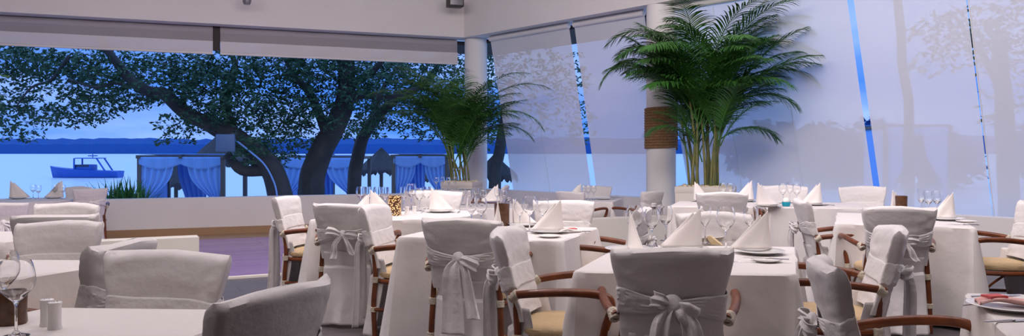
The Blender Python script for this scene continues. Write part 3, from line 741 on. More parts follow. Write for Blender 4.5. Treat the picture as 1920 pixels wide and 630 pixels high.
# mosaic candle table (B)
holder(740, 404, .75, .17, .058, M['mosaic'], 'glittering mosaic candle holder among the wine glasses')
setting(826, 398, .75, 0, 'at the right of the mosaic candle table', (0, -1, 1.0), True)
setting(714, 404, .75, 0, 'at the left of the mosaic candle table', (1, -1, 1.0), False)
setting(676, 399, .75, 0, 'at the far left of the mosaic candle table', (2, 1, .75), False)
for px, py, k, w in ((676, 392, 'mid', 'leftmost on the mosaic candle table'), (690, 396, 'tall', 'second from the left on the mosaic candle table'), (708, 393, 'mid', 'third from the left on the mosaic candle table'), (722, 397, 'tall', 'just left of the mosaic candle holder'),
                     (757, 396, 'tall', 'just right of the mosaic candle holder'), (771, 392, 'big', 'second right of the mosaic holder'), (786, 396, 'mid', 'third right of the mosaic holder'), (800, 392, 'mid', 'rightmost on the mosaic candle table')):
    glass(px, py, k, .75, 'wine glass, ' + w, 'stemmed wine glasses')
def shaker(px, py, z, label, holes, h=.085, r=.019):
    p = P(px, py, z); root = thing('shaker', (p.x, p.y, z), 0, label, 'shaker', 'salt and pepper shakers')
    mb = MB(); mb.lathe([(0, 0), (r * 1.08, 0), (r * 1.1, .004), (r * 1.0, .01), (r * .96, h * .5), (r * .98, h * .88), (r * 1.08, h * .93), (r * 1.06, h * .98), (r * .9, h * 1.0), (0, h * 1.01)], n=32); build(mb, 'shaker_body', M['china'], root)
    mb = MB()
    for k in range(holes):
        a = 2 * PI * k / holes; mb.lathe([(0, 0), (.0014, 0), (.0014, .0012), (0, .0012)], (r * .4 * math.cos(a), r * .4 * math.sin(a), h * 1.005), 8)
    build(mb, 'pour_holes', M['dark'], root)
shaker(763, 402, .75, 'left white shaker beside the mosaic candle holder', 3, .07)
shaker(777, 401, .75, 'right white shaker beside the mosaic candle holder', 5, .07)
# right-hand table (V)
setting(1774, 413, .75, 15, 'at the right of the right-hand table', (0, 1, 1.0), False)
put('side_plate', side_me, 1812, 417, .75, 0, 'small plate on the right edge of the right-hand table', 'plate', 'side plates')
put('knife', KN, 1806, 422, .75, 80, 'knife on the right edge of the right-hand table', 'knife', 'table cutlery')
setting(1692, 402, .75, 15, 'behind the twisted-sash chair', (1, -1, .95), False)
for px, py, k, w in ((1727, 403, 'tall', 'left of the three on the right-hand table'), (1741, 405, 'mid', 'middle of the three on the right-hand table'), (1757, 404, 'mid', 'right of the three on the right-hand table')):
    glass(px, py, k, .75, 'wine glass, ' + w, 'stemmed wine glasses')
holder(1690, 404, .75, .17, .05, M['brown'], 'dark candle holder rising behind the twisted-sash chair')
# back tables (N1, N2)
setting(1318, 378, .75, 15, 'at the left of the table by the tall palm', (1, -1, 1.0), False)
setting(1398, 378, .75, 15, 'at the right of the table by the tall palm', (0, 1, 1.05), False)
for px, py, k, w in ((1356, 380, 'mid', 'left of the pair on the table by the tall palm'), (1370, 381, 'mid', 'right of the pair on the table by the tall palm')):
    glass(px, py, k, .75, 'wine glass, ' + w, 'stemmed wine glasses')
setting(1440, 388, .75, 15, 'left of the turquoise votive', (1, -1, 1.1), False)
setting(1526, 385, .75, 15, 'right of the turquoise votive', (0, 1, 1.05), True)
for px, py, k, w in ((1468, 382, 'mid', 'left of the three behind the turquoise votive'), (1481, 381, 'tall', 'middle of the three behind the turquoise votive'), (1494, 383, 'mid', 'right of the three behind the turquoise votive')):
    glass(px, py, k, .75, 'wine glass, ' + w, 'stemmed wine glasses')
p = P(1474, 387, .75); vt = thing('votive', (p.x, p.y, .751), 0, 'turquoise votive with a white ball candle on the back table', 'candle holder')
mb = MB(); mb.lathe([(0, 0), (.030, 0), (.040, .01), (.044, .045), (.040, .045), (.035, .012), (0, .01)], n=28); build(mb, 'votive_cup', M['turq'], vt)
mb = MB(); mb.lathe([(0, .012), (.026, .022), (.036, .045), (.036, .06), (.028, .078), (.012, .088), (0, .089)], n=24); build(mb, 'candle', M['wax'], vt)
# small table by screens (J), G, F, K
zj = .57
setting(1131, 374, zj, 15, 'on the small table by the screens', None, True)
setting(1078, 374, zj, 15, 'at the left of the small table by the screens', (1, 1, 1.1), False)
for px, w in ((1094, 'left'), (1103, 'middle'), (1113, 'right')):
    glass(px, 374.5, 'mid', zj, 'stemmed wine glass, %s of the three before the dark gap in the screens' % w, 'stemmed wine glasses')
setting(921, 380, zj, 10, 'on the lower table before the corner column', (0, 1, 1.2), False)
for i, (px, py) in enumerate(((868, 384), (880, 387), (893, 383), (906, 386), (932, 384), (945, 387))):
    glass(px, py, 'mid' if i % 2 else 'tall', zj, 'stemmed wine glass, %s from left on the table before the corner column' % ('first', 'second', 'third', 'fourth', 'fifth', 'sixth')[i], 'stemmed wine glasses')
for i, px in enumerate((818, 829, 841, 853)):
    glass(px, 356 - i % 2, 'mid', .66, 'stemmed wine glass, %s from left on the service table under the corner palm' % ('first', 'second', 'third', 'fourth')[i], 'stemmed wine glasses')
put('plate', plate_me, 872, 356, .66, 0, 'white dish at the right end of the service table under the corner palm', 'plate', 'dinner plates')
setting(34, 373, zj, 10, 'at the left of the round table by the beach', (1, -1, 1.3), False)
setting(101, 372, zj, 10, 'at the right of the round table by the beach', (0, 1, 1.3), False)
for i, (px, py) in enumerate(((62, 372), (72, 374), (103, 372), (118, 373))):
    glass(px, py, 'mid', zj, 'stemmed wine glass, %s from the left on the round table by the beach' % ('first', 'second', 'third', 'fourth')[i], 'stemmed wine glasses')
# bottom left table
p = P(30, 631, .75); glass(30, 631, 'shiraz', .75, 'largest stemmed wine glass at the bottom left, in front of the brown holder', 'stemmed wine glasses')
glass(4, 601, 'shiraz', .75, 'stemmed wine glass at the left edge, just behind the largest one', 'stemmed wine glasses')
holder(20, 607, .75, .105, .048, M['brown'], 'dark brown candle holder behind the largest wine glass at the bottom left')
shaker(103, 617, .75, 'front white shaker on the bottom-left table', 5)
shaker(88, 611, .75, 'rear white shaker on the bottom-left table', 3)
# bottom right table
p = P(1893, 580, .75)
put('plate', plate_me, 1893, 581, .75, 0, 'white plate with a pink napkin on the bottom-right table', 'plate', 'dinner plates')
mb = MB(); ribbon(mb, [(-.10, 0, .02), (-.04, .01, .034), (.04, 0, .026), (.12, -.01, .034)], [.08, .12, .11, .09], (0, 1, 0), 2, .008, 12)
o = build(mb, 'folded_napkin', mat('pink_napkin', (.75, .45, .42), .8, bump=.3, bscale=14), None, solid=.004, loc=(p.x, p.y, .752), rz=R(-12)); tag(o, 'pale pink folded napkin lying on the bottom-right plate', 'napkin')
mb = MB(); mb.box((0, 0, .0), (.07, .05, .010), bev=.004); o = build(mb, 'folded_napkin', M['redcloth'], None, loc=(p.x - .05, p.y + .005, .795), rz=R(10)); tag(o, 'small red folded napkin on top of the pink one at the bottom right', 'napkin')
put('knife', KN, 1903, 603, .75, -80, 'knife at the front of the bottom-right table', 'knife', 'table cutlery')
put('fork', FK, 1850, 571, .75, -70, 'fork at the left edge of the bottom-right table', 'fork', 'table cutlery')
put('knife', KN, 1870, 556, .75, -80, 'knife at the far edge of the bottom-right table', 'knife', 'table cutlery')

# ------------------------------------------------------------------ palms
def frond(mb, base, az, elev, L, droop, rnd, leaf=.42, pairs=34, start=.18, wid=.016):
    pts = []; d = Vector((math.cos(az) * math.cos(elev), math.sin(az) * math.cos(elev), math.sin(elev))); p = Vector(base); n = 22
    for i in range(n + 1):
        pts.append(p.copy()); e = elev - droop * (i / n) ** 1.5
        d = Vector((math.cos(az) * math.cos(e), math.sin(az) * math.cos(e), math.sin(e))); p = p + d * (L / n)
    mb.tube(pts, [.010, .003], 5)
    sidev = Vector((-math.sin(az), math.cos(az), 0))
    for k in range(pairs):
        t = start + (1 - start) * (k + .5) / pairs; f = t * n; i = min(int(f), n - 1); q = pts[i].lerp(pts[i + 1], f - i); tg = (pts[i + 1] - pts[i]).normalized()
        up = sidev.cross(tg).normalized()
        if up.z < 0: up = -up
        ll = leaf * (math.sin(PI * min(1, (t - start) / (1 - start) * .85 + .12)) ** .7) * rnd.uniform(.85, 1.1)
        for s in (-1, 1):
            dirn = (tg * rnd.uniform(.75, 1.0) + sidev * s * .85 + up * rnd.uniform(.15, .4)).normalized()
            w = wid * rnd.uniform(.8, 1.1); pp = q.copy(); g = []; m = 5; wd = (tg - dirn * tg.dot(dirn)).normalized()
            for j in range(m + 1):
                v = j / m; ww = w * (1 - v ** 2.2) * (.45 + 1.3 * min(v, .4)) + .0005
                g.append([pp - wd * ww, pp + up * ww * .35, pp + wd * ww]); dirn = (dirn + Vector((0, 0, -.16 - .10 * v))).normalized(); pp = pp + dirn * ll / m
            mb.grid(g)
def palm(name, loc, label, canes, fr, seed, planter):
    rnd = random.Random(seed); root = thing(name, loc, 0, label, 'palm')
    w, d, h = planter
    pl = thing('planter', (loc[0], loc[1], LOW if loc[1] > 9.5 else 0), R(-20), 'white pebble-topped planter of the ' + label.split(' in front')[0].split(' between')[0].split(' whose')[0], 'planter')
    zf = pl.location.z; H = loc[2] - zf
    mb = MB(); b_ = w / 2; 
    mb.box((0, 0, (H - .03) / 2), (w, d, H - .03), bev=.02)
    for sx, sy, lx, ly in ((-1, 0, .05, d), (1, 0, .05, d), (0, -1, w, .05), (0, 1, w, .05)):
        mb.box((sx * (w / 2 - .02), sy * (d / 2 - .02), H - .02), (lx, ly, .09), bev=.012)
    build(mb, 'planter_box', M['terr'], pl)
    mb = MB()
    for i in range(160):
        x, y = rnd.uniform(-w / 2 + .06, w / 2 - .06), rnd.uniform(-d / 2 + .06, d / 2 - .06); r = rnd.uniform(.015, .032)
        mb.lathe([(0, -r * .7), (r * .8, -r * .4), (r, 0), (r * .8, r * .5), (0, r * .7)], (x, y, H + .01 + rnd.uniform(0, .02)), 7)
    pb = build(mb, 'pebbles', M['pebble'], pl); pb['kind'] = 'stuff'
    for c in canes:
        (bx, by, tx, ty, hz, r) = c; mb = MB()
        mb.tube([(bx, by, -.02), (bx * .7 + tx * .3, by * .7 + ty * .3, hz * .45), (tx, ty, hz)], [r, r * .85, r * .55], 9, 6); build(mb, 'cane', M['cane'], root)
    for f in fr:
        mb = MB(); frond(mb, *f[:-1], rnd, **f[-1]); build(mb, 'frond', M['palm'], root, smooth=False)
    return root
def palm_fronds(canes, rnd, n, L, leaf, lo=.5, pairs=32, wid=.011, e0=58, e1=86, d0=.9, d1=1.9):
    out = []
    for i in range(n):
        c = canes[i % len(canes)]; t = rnd.uniform(lo, 1.0); base = (c[0] + (c[2] - c[0]) * t, c[1] + (c[3] - c[1]) * t, c[4] * t)
        az = 2 * PI * ((i * .618) % 1) + rnd.uniform(-.25, .25)
        if abs(math.sin(az)) > .75: az += .5
        if math.cos(az) < -.1 and t < .8: base = (c[2], c[3], c[4])
        out.append((base, az, R(rnd.uniform(e0, e1)), .9 * L * rnd.uniform(.75, 1.15), rnd.uniform(d0, d1), dict(leaf=leaf, pairs=pairs, wid=wid)))
    return out
rnd = random.Random(5)
pz = D(1322, 352, 11.3)
cn = [(rnd.uniform(-.22, .2), rnd.uniform(-.15, .15), 0, 0, rnd.uniform(.7, 1.45), rnd.uniform(.014, .026)) for _ in range(16)]
cn = [(a, b, a * 1.4 + rnd.uniform(-.12, .20), b * 1.4 + rnd.uniform(-.1, .1), h, r) for a, b, _, _, h, r in cn]
fr = palm_fronds(cn, rnd, 60, 1.75, .46, .45, 44, .012)
for a, e, L_, dr_, h in ((PI - .05, 66, 2.15, 2.5, 1.1), (PI + .2, 72, 1.9, 2.2, 1.2), (PI - .3, 78, 2.2, 2.3, 1.3), (.1, 60, 2.3, 1.9, 1.25), (-.1, 52, 2.0, 1.9, 1.1), (.25, 70, 2.5, 1.9, 1.3), (-.2, 44, 1.5, 1.7, .95), (.0, 40, 1.15, 1.6, .6), (PI, 60, 1.0, 1.8, .5), (-PI / 2 - .5, 80, 1.9, 1.3, 1.3), (-.7, 78, 2.2, 1.4, 1.2), (.05, 76, 2.5, 1.5, 1.4), (.15, 68, 2.3, 1.4, 1.3)):
    fr.append(((.1 if math.cos(a) > 0 else -.1, 0, h), a, R(e), L_ * .87, dr_, dict(leaf=.48, pairs=46, wid=.012)))
for i in range(10):
    fr.append(((rnd.uniform(-.25, .2), rnd.uniform(-.1, .1), rnd.uniform(.35, .8)), rnd.choice((PI, PI + .4, .1, -.3)) + rnd.uniform(-.3, .3), R(rnd.uniform(62, 84)), rnd.uniform(.7, 1.1), rnd.uniform(.8, 1.6), dict(leaf=.26, pairs=28, wid=.009)))
palm('potted_palm', (pz.x, pz.y - .05, pz.z), 'tall feathery palm between the rope-bound column and the screens', cn, fr, 3, (.78, .60, 0))
rnd = random.Random(9)
pz = D(866, 343, 14.25)
cn = [(rnd.uniform(-.18, .18), rnd.uniform(-.12, .12), 0, 0, rnd.uniform(.4, .9), rnd.uniform(.016, .024)) for _ in range(10)]
cn = [(a, b, a * 1.5 + rnd.uniform(-.16, .04), b * 1.4, h, r) for a, b, _, _, h, r in cn]
fr = palm_fronds(cn, rnd, 60, 1.75, .42, .4, 38, .010, 60, 86, .8, 1.6)
for a, e, L_, dr_ in ((PI + .1, 60, 1.6, 1.7), (PI - .2, 45, 1.5, 1.3), (-.2, 50, 1.6, 2.0), (0, 66, 1.9, 1.7), (.1, 35, 1.3, 1.6), (-.5, 74, 1.8, 1.6), (PI, 74, 1.6, 1.5), (PI + .3, 55, 1.3, 1.0)):
    fr.append(((0, 0, .75), a, R(e), L_ * 1.1, dr_, dict(leaf=.40, pairs=38, wid=.010)))
palm('potted_palm', tuple(pz), 'smaller feathery palm in front of the corner column', cn, fr, 4, (.6, .5, 0))
rnd = random.Random(11)
pz = Vector((-7.55, 10.6, .45))
cn = [(rnd.uniform(-.18, .18), rnd.uniform(-.12, .12), 0, 0, rnd.uniform(1.0, 1.5), .022) for _ in range(6)]
cn = [(a, b, a * 1.5, b * 1.4, h, r) for a, b, _, _, h, r in cn]
fr = palm_fronds(cn, rnd, 16, 1.2, .34, .6, 30)
palm('potted_palm', tuple(pz), 'palm whose frond tips enter at the top left edge', cn, fr, 6, (.6, .5, 0))

# ------------------------------------------------------------------ outside
GZ = -1.25
mb = MB(); mb.prism([(-60, 12.5), (-60, 38), (60, 38), (60, 0), (9.5, 0), (9.3, 7.5), (.0, 16.8), (-13.6, 11.5)], GZ - .4, GZ)
struct(build(mb, 'floor_beach', M['sand'], smooth=False))
mb = MB(); mb.add([(-2500, 30, GZ - .15), (2500, 30, GZ - .15), (2500, 4000, GZ - .15), (-2500, 4000, GZ - .15)], [(0, 1, 2, 3)])
o = build(mb, 'sea', M['water'], smooth=False); tag(o, 'pale still sea beyond the beach', 'sea', kind='structure')
# far wooded shore
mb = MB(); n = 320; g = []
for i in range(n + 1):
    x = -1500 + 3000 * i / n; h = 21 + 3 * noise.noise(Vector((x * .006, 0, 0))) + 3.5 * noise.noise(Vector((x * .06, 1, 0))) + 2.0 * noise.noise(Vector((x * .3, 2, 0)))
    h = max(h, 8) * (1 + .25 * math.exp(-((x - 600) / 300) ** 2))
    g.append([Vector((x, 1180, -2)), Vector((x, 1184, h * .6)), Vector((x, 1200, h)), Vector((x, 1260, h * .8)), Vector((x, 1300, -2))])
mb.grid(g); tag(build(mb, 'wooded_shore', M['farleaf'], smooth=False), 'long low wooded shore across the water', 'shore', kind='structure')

def leaf_cloud(mb, blobs, rnd, size=.13):
    for c, rx, ry, rz, n in blobs:
        for _ in range(n):
            while True:
                q = Vector((rnd.uniform(-1, 1), rnd.uniform(-1, 1), rnd.uniform(-1, 1)))
                if q.length < 1: break
            p = Vector(c) + Vector((q.x * rx, q.y * ry, q.z * rz))
            # leaves come in small whorls
            for w in range(4):
                a = rnd.uniform(0, 2 * PI); b = rnd.uniform(-.9, .7); d = Vector((math.cos(a) * math.cos(b), math.sin(a) * math.cos(b), math.sin(b)))
                s = d.cross(Vector((rnd.uniform(-1, 1), rnd.uniform(-1, 1), rnd.uniform(-1, 1)))); s.normalize()
                L = size * rnd.uniform(.7, 1.25); ww = L * .21; m = p + d * L * .55 + Vector((0, 0, -.01)); o = len(mb.v)
                mb.v += [tuple(p), tuple(m + s * ww), tuple(p + d * L), tuple(m - s * ww)]; mb.f.append((o, o + 1, o + 2, o + 3))
def blob(px, py, rx, ry, Y, n, dy=1.5):
    c = D(px, py, Y); k = Y / F; return (c, rx * k, dy, ry * k, n)
def fast_mesh(mb, name, m):
    me = bpy.data.meshes.new(name); me.from_pydata(mb.v, [], mb.f); me.update(); me.materials.append(m); return me
def tree(label, base, limbs, blobs, seed, size=.125, lm='leaf', group='trees on the beach'):
    rnd = random.Random(seed); root = thing('tree', base, 0, label, 'tree', group); off = Vector(base)
    for nme, pts, rad in limbs:
        mb = MB(); q = crspline([Vector(p) - off for p in pts], 5)
        q = [p + Vector((noise.noise(p * 1.3 + Vector((seed, 0, 0))), 0, noise.noise(p * 1.7))) * .06 for p in q]
        mb.tube(q, rad, 9); build(mb, nme, M['bark'], root)
    mb = MB(); leaf_cloud(mb, [((c - off), a, b, d, n) for c, a, b, d, n in blobs], rnd, size)
    link('foliage', fast_mesh(mb, 'foliage', M[lm]), root); return root
Y1 = 20.0
def d_(*pts): return [D(x, y, Y) for x, y, Y in pts]
b1 = D(536, 372, Y1); b1.z = GZ
rn = random.Random(2)
tl = []
for px, py, rx, ry, n in ((12, 150, 40, 70, 190), (45, 215, 45, 40, 130), (20, 115, 60, 30, 90), (105, 120, 60, 32, 130), (150, 150, 50, 45, 170), (175, 200, 45, 30, 90), (215, 130, 55, 45, 170), (235, 185, 45, 22, 60), (130, 222, 40, 18, 40),
                          (290, 150, 55, 50, 170), (350, 125, 55, 35, 150), (345, 175, 40, 30, 70), (390, 165, 50, 55, 190), (400, 220, 50, 25, 90), (345, 235, 25, 25, 45), (440, 130, 50, 45, 190), (455, 200, 50, 45, 190), (60, 100, 60, 14, 50), (480, 270, 45, 40, 130), (330,262,14,10,12), (25, 255, 12, 16, 14)):
    tl.append(blob(px, py, rx, ry, Y1, int(n * 1.75)))
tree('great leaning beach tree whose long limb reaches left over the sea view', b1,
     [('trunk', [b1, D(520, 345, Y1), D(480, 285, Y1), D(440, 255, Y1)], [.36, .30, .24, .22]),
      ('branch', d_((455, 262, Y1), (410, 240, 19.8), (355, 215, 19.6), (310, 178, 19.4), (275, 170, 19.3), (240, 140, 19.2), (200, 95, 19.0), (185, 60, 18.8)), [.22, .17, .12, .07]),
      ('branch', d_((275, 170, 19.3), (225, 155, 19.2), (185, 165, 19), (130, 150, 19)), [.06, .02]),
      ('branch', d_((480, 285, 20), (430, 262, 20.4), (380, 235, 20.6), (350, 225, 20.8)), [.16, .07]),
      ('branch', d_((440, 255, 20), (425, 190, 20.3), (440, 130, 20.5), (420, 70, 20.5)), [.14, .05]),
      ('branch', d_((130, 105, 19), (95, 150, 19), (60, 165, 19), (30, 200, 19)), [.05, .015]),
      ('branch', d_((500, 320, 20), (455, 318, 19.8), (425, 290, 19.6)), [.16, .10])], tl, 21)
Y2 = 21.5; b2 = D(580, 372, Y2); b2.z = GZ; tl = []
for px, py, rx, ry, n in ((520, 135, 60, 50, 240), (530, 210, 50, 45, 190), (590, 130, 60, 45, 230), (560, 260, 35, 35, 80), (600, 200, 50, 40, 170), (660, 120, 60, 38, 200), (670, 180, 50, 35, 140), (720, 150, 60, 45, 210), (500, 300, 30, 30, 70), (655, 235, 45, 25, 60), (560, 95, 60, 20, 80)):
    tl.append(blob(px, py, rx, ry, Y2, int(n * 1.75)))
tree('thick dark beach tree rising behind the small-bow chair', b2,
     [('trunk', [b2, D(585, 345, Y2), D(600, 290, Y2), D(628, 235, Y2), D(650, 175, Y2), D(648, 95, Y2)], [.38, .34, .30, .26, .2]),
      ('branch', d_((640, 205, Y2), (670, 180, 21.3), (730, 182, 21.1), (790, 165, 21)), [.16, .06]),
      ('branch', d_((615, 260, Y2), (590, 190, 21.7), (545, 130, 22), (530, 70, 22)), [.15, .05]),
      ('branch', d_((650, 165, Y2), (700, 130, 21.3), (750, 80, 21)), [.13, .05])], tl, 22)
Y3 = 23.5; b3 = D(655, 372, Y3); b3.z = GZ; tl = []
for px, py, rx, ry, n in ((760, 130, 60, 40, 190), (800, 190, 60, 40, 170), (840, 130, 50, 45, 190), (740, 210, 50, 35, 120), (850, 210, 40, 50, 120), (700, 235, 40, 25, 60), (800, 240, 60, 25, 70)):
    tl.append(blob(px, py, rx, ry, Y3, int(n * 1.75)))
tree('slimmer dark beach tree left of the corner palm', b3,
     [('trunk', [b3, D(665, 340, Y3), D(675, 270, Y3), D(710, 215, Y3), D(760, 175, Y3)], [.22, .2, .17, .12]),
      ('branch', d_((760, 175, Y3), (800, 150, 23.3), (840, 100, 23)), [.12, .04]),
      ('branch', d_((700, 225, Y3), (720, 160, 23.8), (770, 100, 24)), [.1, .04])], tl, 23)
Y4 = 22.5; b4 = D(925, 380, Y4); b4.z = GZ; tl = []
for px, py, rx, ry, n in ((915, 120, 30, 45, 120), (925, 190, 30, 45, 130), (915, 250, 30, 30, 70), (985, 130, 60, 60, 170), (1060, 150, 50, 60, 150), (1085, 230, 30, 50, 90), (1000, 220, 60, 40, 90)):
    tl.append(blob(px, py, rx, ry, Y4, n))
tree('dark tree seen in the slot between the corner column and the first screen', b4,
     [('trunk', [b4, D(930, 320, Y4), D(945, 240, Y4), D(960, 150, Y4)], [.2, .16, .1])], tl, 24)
for i, (px, top, rx, Y, lab) in enumerate(((1440, 225, 70, 60, 'leftmost dim tree showing through the wide screen'), (1540, 232, 60, 62, 'dim low tree showing through the wide screen, left of the blue gap'), (1640, 222, 70, 60, 'dark tree seen through and beside the blue gap'), (1745, 235, 60, 61, 'dim tree showing through the screen right of the blue gap'), (1985, 215, 90, 60, 'dim tree beyond the right edge screen'))):
    bb = D(px, 350, Y); bb.z = GZ; hh = 345 - top
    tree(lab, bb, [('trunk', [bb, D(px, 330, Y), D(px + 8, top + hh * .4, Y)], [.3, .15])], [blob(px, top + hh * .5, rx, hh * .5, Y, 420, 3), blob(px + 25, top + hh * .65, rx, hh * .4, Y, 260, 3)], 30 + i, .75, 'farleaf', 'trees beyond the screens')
bb = D(1895, 400, 17); bb.z = GZ
tree('nearer broad tree silhouetted through the right edge screen', bb, [('trunk', [bb, D(1890, 330, 17), D(1882, 200, 17), D(1870, 60, 17)], [.22, .2, .14]), ('branch', d_((1882, 180, 17), (1840, 100, 17), (1800, 40, 16.5)), [.1, .04])],
     [blob(1890, 70, 50, 80, 17, 200), blob(1780, 60, 50, 45, 16.5, 110), blob(1900, 190, 30, 60, 17, 80), blob(1760, 110, 20, 30, 16.5, 25)], 40, .16)
bb = D(1700, 400, 16); bb.z = GZ
tree('thin leaning trunk silhouetted through the screen right of the blue gap', bb, [('trunk', [bb, D(1704, 230, 16), D(1688, 60, 16), D(1680, -60, 16)], [.10, .08])], [blob(1670, -60, 70, 40, 16, 90)], 41, .2)

# cabanas
def cabana(px0, px1, ytop, Y, label, seed):
    a = D(px0, ytop, Y); b = D(px1, ytop, Y); w = b.x - a.x; H = a.z - GZ; dp = w * .8
    root = thing('cabana', (a.x, Y, GZ), 0, label, 'cabana', 'curtained beach cabanas'); rn = random.Random(seed)
    for sx in (0, w):
        for sy in (0, dp):
            mb = MB(); mb.box((sx, sy, H / 2), (.12, .12, H), bev=.01); build(mb, 'post', M['post'], root)
    mb = MB()
    for sy in (0, dp): mb.box((w / 2, sy, H - .05), (w + .2, .09, .10))
    for sx in (0, w / 2, w): mb.box((sx, dp / 2, H - .05), (.09, dp + .2, .10))
    build(mb, 'roof_frame', M['post'], root, smooth=False)
    mb = MB(); g = [[Vector((w * i / 12 - .03, dp * j / 8, H + .03 - .08 * math.sin(PI * i / 12) * math.sin(PI * j / 8))) for j in range(9)] for i in range(13)]; mb.grid(g); build(mb, 'canopy', M['gauze'], root, solid=.01)
    def curtain(x0, x1, y0, y1, zt, zb_, gather):
        mb = MB(); g = []
        for i in range(31):
            u = i / 30; col = []
            for j in range(15):
                v = j / 14; k = gather * math.exp(-((v - .62) / .25) ** 2); uu = u * (1 - k) + (.06) * k
                col.append(Vector((x0 + (x1 - x0) * uu, y0 + (y1 - y0) * uu + .035 * math.sin(u * 30), zt + (zb_ - zt) * v)))
            g.append(col)
        mb.grid(g); build(mb, 'curtain', M['gauze'], root, solid=.008)
    h0 = H - .1
    curtain(0.05, w * .42, -.03, -.03, h0, .1, .85); curtain(w - .05, w * .58, -.03, -.03, h0, .1, .85)
    curtain(0, .0, dp, 0, h0, .1, 0); curtain(w * .5, w * .12, dp, dp, h0, .1, .3)
    # swag under the front beam
    mb = MB(); g = []
    for i in range(31):
        u = i / 30; dpth = .22 + .16 * abs(math.sin(2 * PI * u)); g.append([Vector((w * u, -.07 + .02 * math.sin(u * 40), h0 + .05 - dpth * j / 5)) for j in range(6)])
    mb.grid(g); build(mb, 'swag', M['gauze'], root, solid=.008)
    mb = MB(); mb.box((w / 2, dp / 2, .35), (w * .8, dp * .8, .18), bev=.05); build(mb, 'mattress', M['gauze'], root)
    mb = MB(); mb.box((w / 2, dp / 2, .13), (w * .85, dp * .85, .26)); build(mb, 'daybed_base', M['post'], root, smooth=False)
cabana(262, 418, 291, 24, 'leftmost beach cabana with draped curtains, right of the boat', 1)
cabana(528, 672, 293, 27, 'beach cabana between the two dark trunks', 2)
cabana(738, 838, 290, 26, 'beach cabana left of the corner palm', 3)
cabana(1660, 1780, 235, 26, 'pale cabana showing dimly through the screen right of the blue gap', 4)
def palapa(px, yap, yeave, r_px, Y, label):
    c = D(px, yap, Y); R_ = r_px * Y / F; zt = c.z - GZ; ze = D(px, yeave, Y).z - GZ
    root = thing('thatched_umbrella', (c.x, Y, GZ), 0, label, 'parasol', 'thatched beach umbrellas'); rn = random.Random(int(px))
    mb = MB(); g = []; n = 64
    for f in (0.02, .3, .6, .85, 1.0):
        g.append([Vector((math.cos(2 * PI * i / n) * R_ * f * (1 + .02 * rn.uniform(-1, 1)), math.sin(2 * PI * i / n) * R_ * f, zt + (ze - zt) * f ** .9 + rn.uniform(-.02, .02))) for i in range(n)])
    g.append([Vector((math.cos(2 * PI * i / n) * R_ * 1.03, math.sin(2 * PI * i / n) * R_ * 1.03, ze - rn.uniform(.05, .28))) for i in range(n)])
    g.append([Vector((math.cos(2 * PI * i / n) * R_ * .9, math.sin(2 * PI * i / n) * R_ * .9, ze + .02)) for i in range(n)])
    mb.grid(g, cv=True); build(mb, 'thatch', M['thatch'], root, smooth=False)
    mb = MB(); mb.tube([(0, 0, 0), (0, 0, zt - .05)], .07, 10); build(mb, 'pole', M['post'], root)
palapa(330, 293, 342, 50, 29, 'thatched umbrella seen through the leftmost cabana')
palapa(415, 246, 300, 58, 31, 'tall thatched umbrella behind the leaning trunk')
palapa(715, 276, 318, 46, 31, 'thatched umbrella between the slim tree and the corner palm')
palapa(625, 288, 322, 45, 34, 'thatched umbrella seen through the middle cabana')
palapa(928, 288, 328, 42, 24, 'thatched umbrella in the slot right of the corner column')
palapa(790, 300, 335, 40, 33, 'thatched umbrella seen through the cabana left of the corner palm')
# boat
bp = D(160, 331, 84); bt = thing('motorboat', (bp.x, bp.y, GZ - .15), 0, 'dark blue motorboat with a canopy moored on the pale sea', 'boat')
k = 84 / F
mb = MB(); g = []; Lb = 132 * k
for i in range(17):
    u = i / 16; x = -Lb / 2 + Lb * u; bw = 1.05 * math.sin(PI * min(1, (u + .02) * .75 + .0)) ** .55; top = .95 - .25 * u + .25 * (1 - u) ** 3
    if u < .12: bw *= (u / .12) ** .6 + .02
    g.append([Vector((x, -bw, top)), Vector((x + (.25 if u < .2 else 0), -bw * .75, .1)), Vector((x + (.4 if u < .2 else 0), 0, -.3)), Vector((x + (.25 if u < .2 else 0), bw * .75, .1)), Vector((x, bw, top)), Vector((x, 0, top + .05))])
mb.grid(g, cv=True); mb.f.append(tuple(range(6))); mb.f.append(tuple(range(96, 102))); build(mb, 'hull', M['boat'], bt)
mb = MB(); x0 = -Lb / 2 + 50 * k; x1 = -Lb / 2 + 105 * k
mb.box(((x0 + x1) / 2 - .1, 0, 2.05), (x1 - x0 - .7, 1.9, .10), bev=.03); build(mb, 'canopy', M['boat'], bt)
for xx, dx in ((x0 + .15, -.0), (x1 - .6, .9)):
    for sy in (-.8, .8):
        mb = MB(); mb.tube([(xx + dx, sy, .7), (xx, sy, 2.05)], .09, 8); build(mb, 'canopy_post', M['boat'], bt)
mb = MB(); mb.box((x0 + .9, 0, 1.05), (1.9, 1.4, .7), bev=.15); build(mb, 'cabin', M['boat'], bt)
mb = MB(); mb.box((x0 + .9, 0, 1.25), (1.5, 1.42, .25), bev=.03); build(mb, 'cabin_window', M['boatglass'], bt)
mb = MB(); mb.tube([(x1 - 1.4, 0, 2.1), (x1 - 1.4, 0, 2.55)], .04, 8); mb.box((x1 - 1.4, 0, 2.3), (.9, .3, .1), bev=.02); build(mb, 'mast', M['boat'], bt)
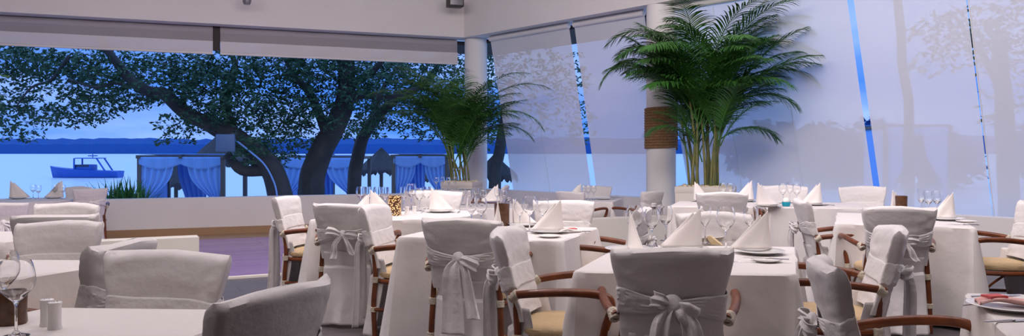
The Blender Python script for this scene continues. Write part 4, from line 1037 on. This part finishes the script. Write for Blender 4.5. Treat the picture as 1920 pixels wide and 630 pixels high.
# spiky bush outside the parapet
bp = D(236, 385, 15.2); rt = thing('spiky_bush', (bp.x, bp.y, GZ), 0, 'green spiky bush outside the beach wall beside the bow chair', 'bush'); rn = random.Random(8)
mb = MB()
for i in range(230):
    a = rn.uniform(0, 2 * PI); e = rn.uniform(.5, 1.45); L_ = rn.uniform(.45, .70); h0 = rn.uniform(1.35, 1.5); b0 = Vector((rn.uniform(-.35, .35), rn.uniform(-.2, .2), h0)); d = Vector((math.cos(a) * math.cos(e), math.sin(a) * math.cos(e), math.sin(e)))
    s = d.cross(Vector((0, 0, 1))).normalized() * .022; g = []; p = b0
    for j in range(5):
        w = (1 - (j / 4) ** 2) + .02; g.append([p - s * w, p + Vector((0, 0, .006)), p + s * w]); d = (d + Vector((0, 0, -.10))).normalized(); p = p + d * L_ / 4
    mb.grid(g)
build(mb, 'blades', M['fan'], rt, smooth=False)
mb = MB(); mb.tube([(0, 0, 0), (.02, 0, 1.42)], [.16, .2], 10); build(mb, 'stem', M['bark'], rt)
# floodlight panel and pale cable on the leaning tree
fp = D(423, 268, 18.6); fl = thing('floodlight', fp, R(10), 'dull blue rectangular floodlight hung on the leaning beach tree', 'floodlight')
mb = MB(); mb.box((0, 0, 0), (.42, .12, .40), bev=.02); build(mb, 'lamp_housing', mat('dull_blue_metal', (.10, .17, .32), .5), fl)
mb = MB(); mb.tube([(0, .05, .15), (.1, .9, .25)], .03, 8); build(mb, 'bracket', M['post'], fl)
mb = MB(); mb.tube(d_((441, 262, 18.9), (470, 285, 19.0), (497, 310, 19.3), (515, 345, 19.5), (520, 372, 19.55)), .02, 8, 5)
o = build(mb, 'cable', M['gauze']); tag(o, 'pale cable running down the leaning trunk from the floodlight', 'cable')

# ------------------------------------------------------------------ light
world = bpy.data.worlds.new('dusk'); scene.world = world; world.use_nodes = True; nt = world.node_tree
bg = nt.nodes['Background']; tc = nt.nodes.new('ShaderNodeTexCoord'); sx = nt.nodes.new('ShaderNodeSeparateXYZ'); nt.links.new(tc.outputs['Generated'], sx.inputs[0])
cr = nt.nodes.new('ShaderNodeValToRGB'); el = cr.color_ramp.elements
el[0].position = 0; el[0].color = (.07, .25, .92, 1); el[1].position = .8; el[1].color = (.36, .66, 1.35, 1)
e = el.new(.08); e.color = (.065, .23, .88, 1); e = el.new(.16); e.color = (.19, .37, .95, 1); e = el.new(.32); e.color = (.36, .66, 1.35, 1)
nt.links.new(sx.outputs['Z'], cr.inputs[0])
mp = nt.nodes.new('ShaderNodeMapping'); mp.inputs['Scale'].default_value = (2, 2, 9); nt.links.new(tc.outputs['Generated'], mp.inputs[0])
n = nt.nodes.new('ShaderNodeTexNoise'); n.inputs['Scale'].default_value = 1.6; n.inputs['Detail'].default_value = 5; nt.links.new(mp.outputs[0], n.inputs['Vector'])
c2r = nt.nodes.new('ShaderNodeValToRGB'); c2r.color_ramp.elements[0].position = .45; c2r.color_ramp.elements[1].position = .75; nt.links.new(n.outputs['Fac'], c2r.inputs[0])
mx = nt.nodes.new('ShaderNodeMix'); mx.data_type = 'RGBA'; nt.links.new(c2r.outputs[0], mx.inputs[0]); nt.links.new(cr.outputs[0], mx.inputs[6]); mx.inputs[7].default_value = (.36, .54, 1.05, 1)
nt.links.new(mx.outputs[2], bg.inputs[0]); bg.inputs[1].default_value = 1.25

def area(loc, size, power, col, rot=(0, 0, 0)):
    l = bpy.data.lights.new('fill_area', 'AREA'); l.shape = 'RECTANGLE'; l.size, l.size_y = size; l.energy = power; l.color = col  # unseen area lights added to light the room, no fittings built
    o = bpy.data.objects.new('fill_area', l); COL.objects.link(o); o.location = loc; o.rotation_euler = rot
def point(loc, power, col, r=.08):
    l = bpy.data.lights.new('lamp', 'POINT'); l.energy = power; l.color = col; l.shadow_soft_size = r
    o = bpy.data.objects.new('lamp', l); COL.objects.link(o); o.location = loc
WARM = (1, .91, .92)
area((-1.5, 3.0, 5.1), (5, 3), 115, WARM)
area((2.5, 4.0, 5.0), (4, 2), 170, WARM, (R(50), 0, R(-35)))  # added to brighten the leaning screens
area((0, 7.0, 5.0), (7, 3), 330, WARM, (R(40), 0, 0))  # added wash, tilted toward the beams
area((-5.5, 7.0, 5.0), (3, 4), 170, WARM, (R(38), 0, 0))  # added wash for the beam and parapet on the beach side
point((-1.8, 6.2, 4.4), 120, WARM, .12)
point((4.6, 4.5, 4.4), 85, WARM, .12)
point((-3.0, 1.0, 3.8), 25, WARM, .15)

# ------------------------------------------------------------------ camera
cam = bpy.data.cameras.new('camera'); co = bpy.data.objects.new('camera', cam); COL.objects.link(co)
co.location = (0, 0, EYE); co.rotation_euler = (R(90), 0, 0); cam.sensor_width = 36; cam.lens = 36 * F / 1920; cam.shift_y = -(315 - HY) / 1920; cam.clip_end = 6000; cam.clip_start = .05
scene.camera = co
vs = scene.view_settings; vs.view_transform = 'Standard'; vs.look = 'None'; vs.gamma = 1; vs.use_curve_mapping = False; vs.exposure = 0
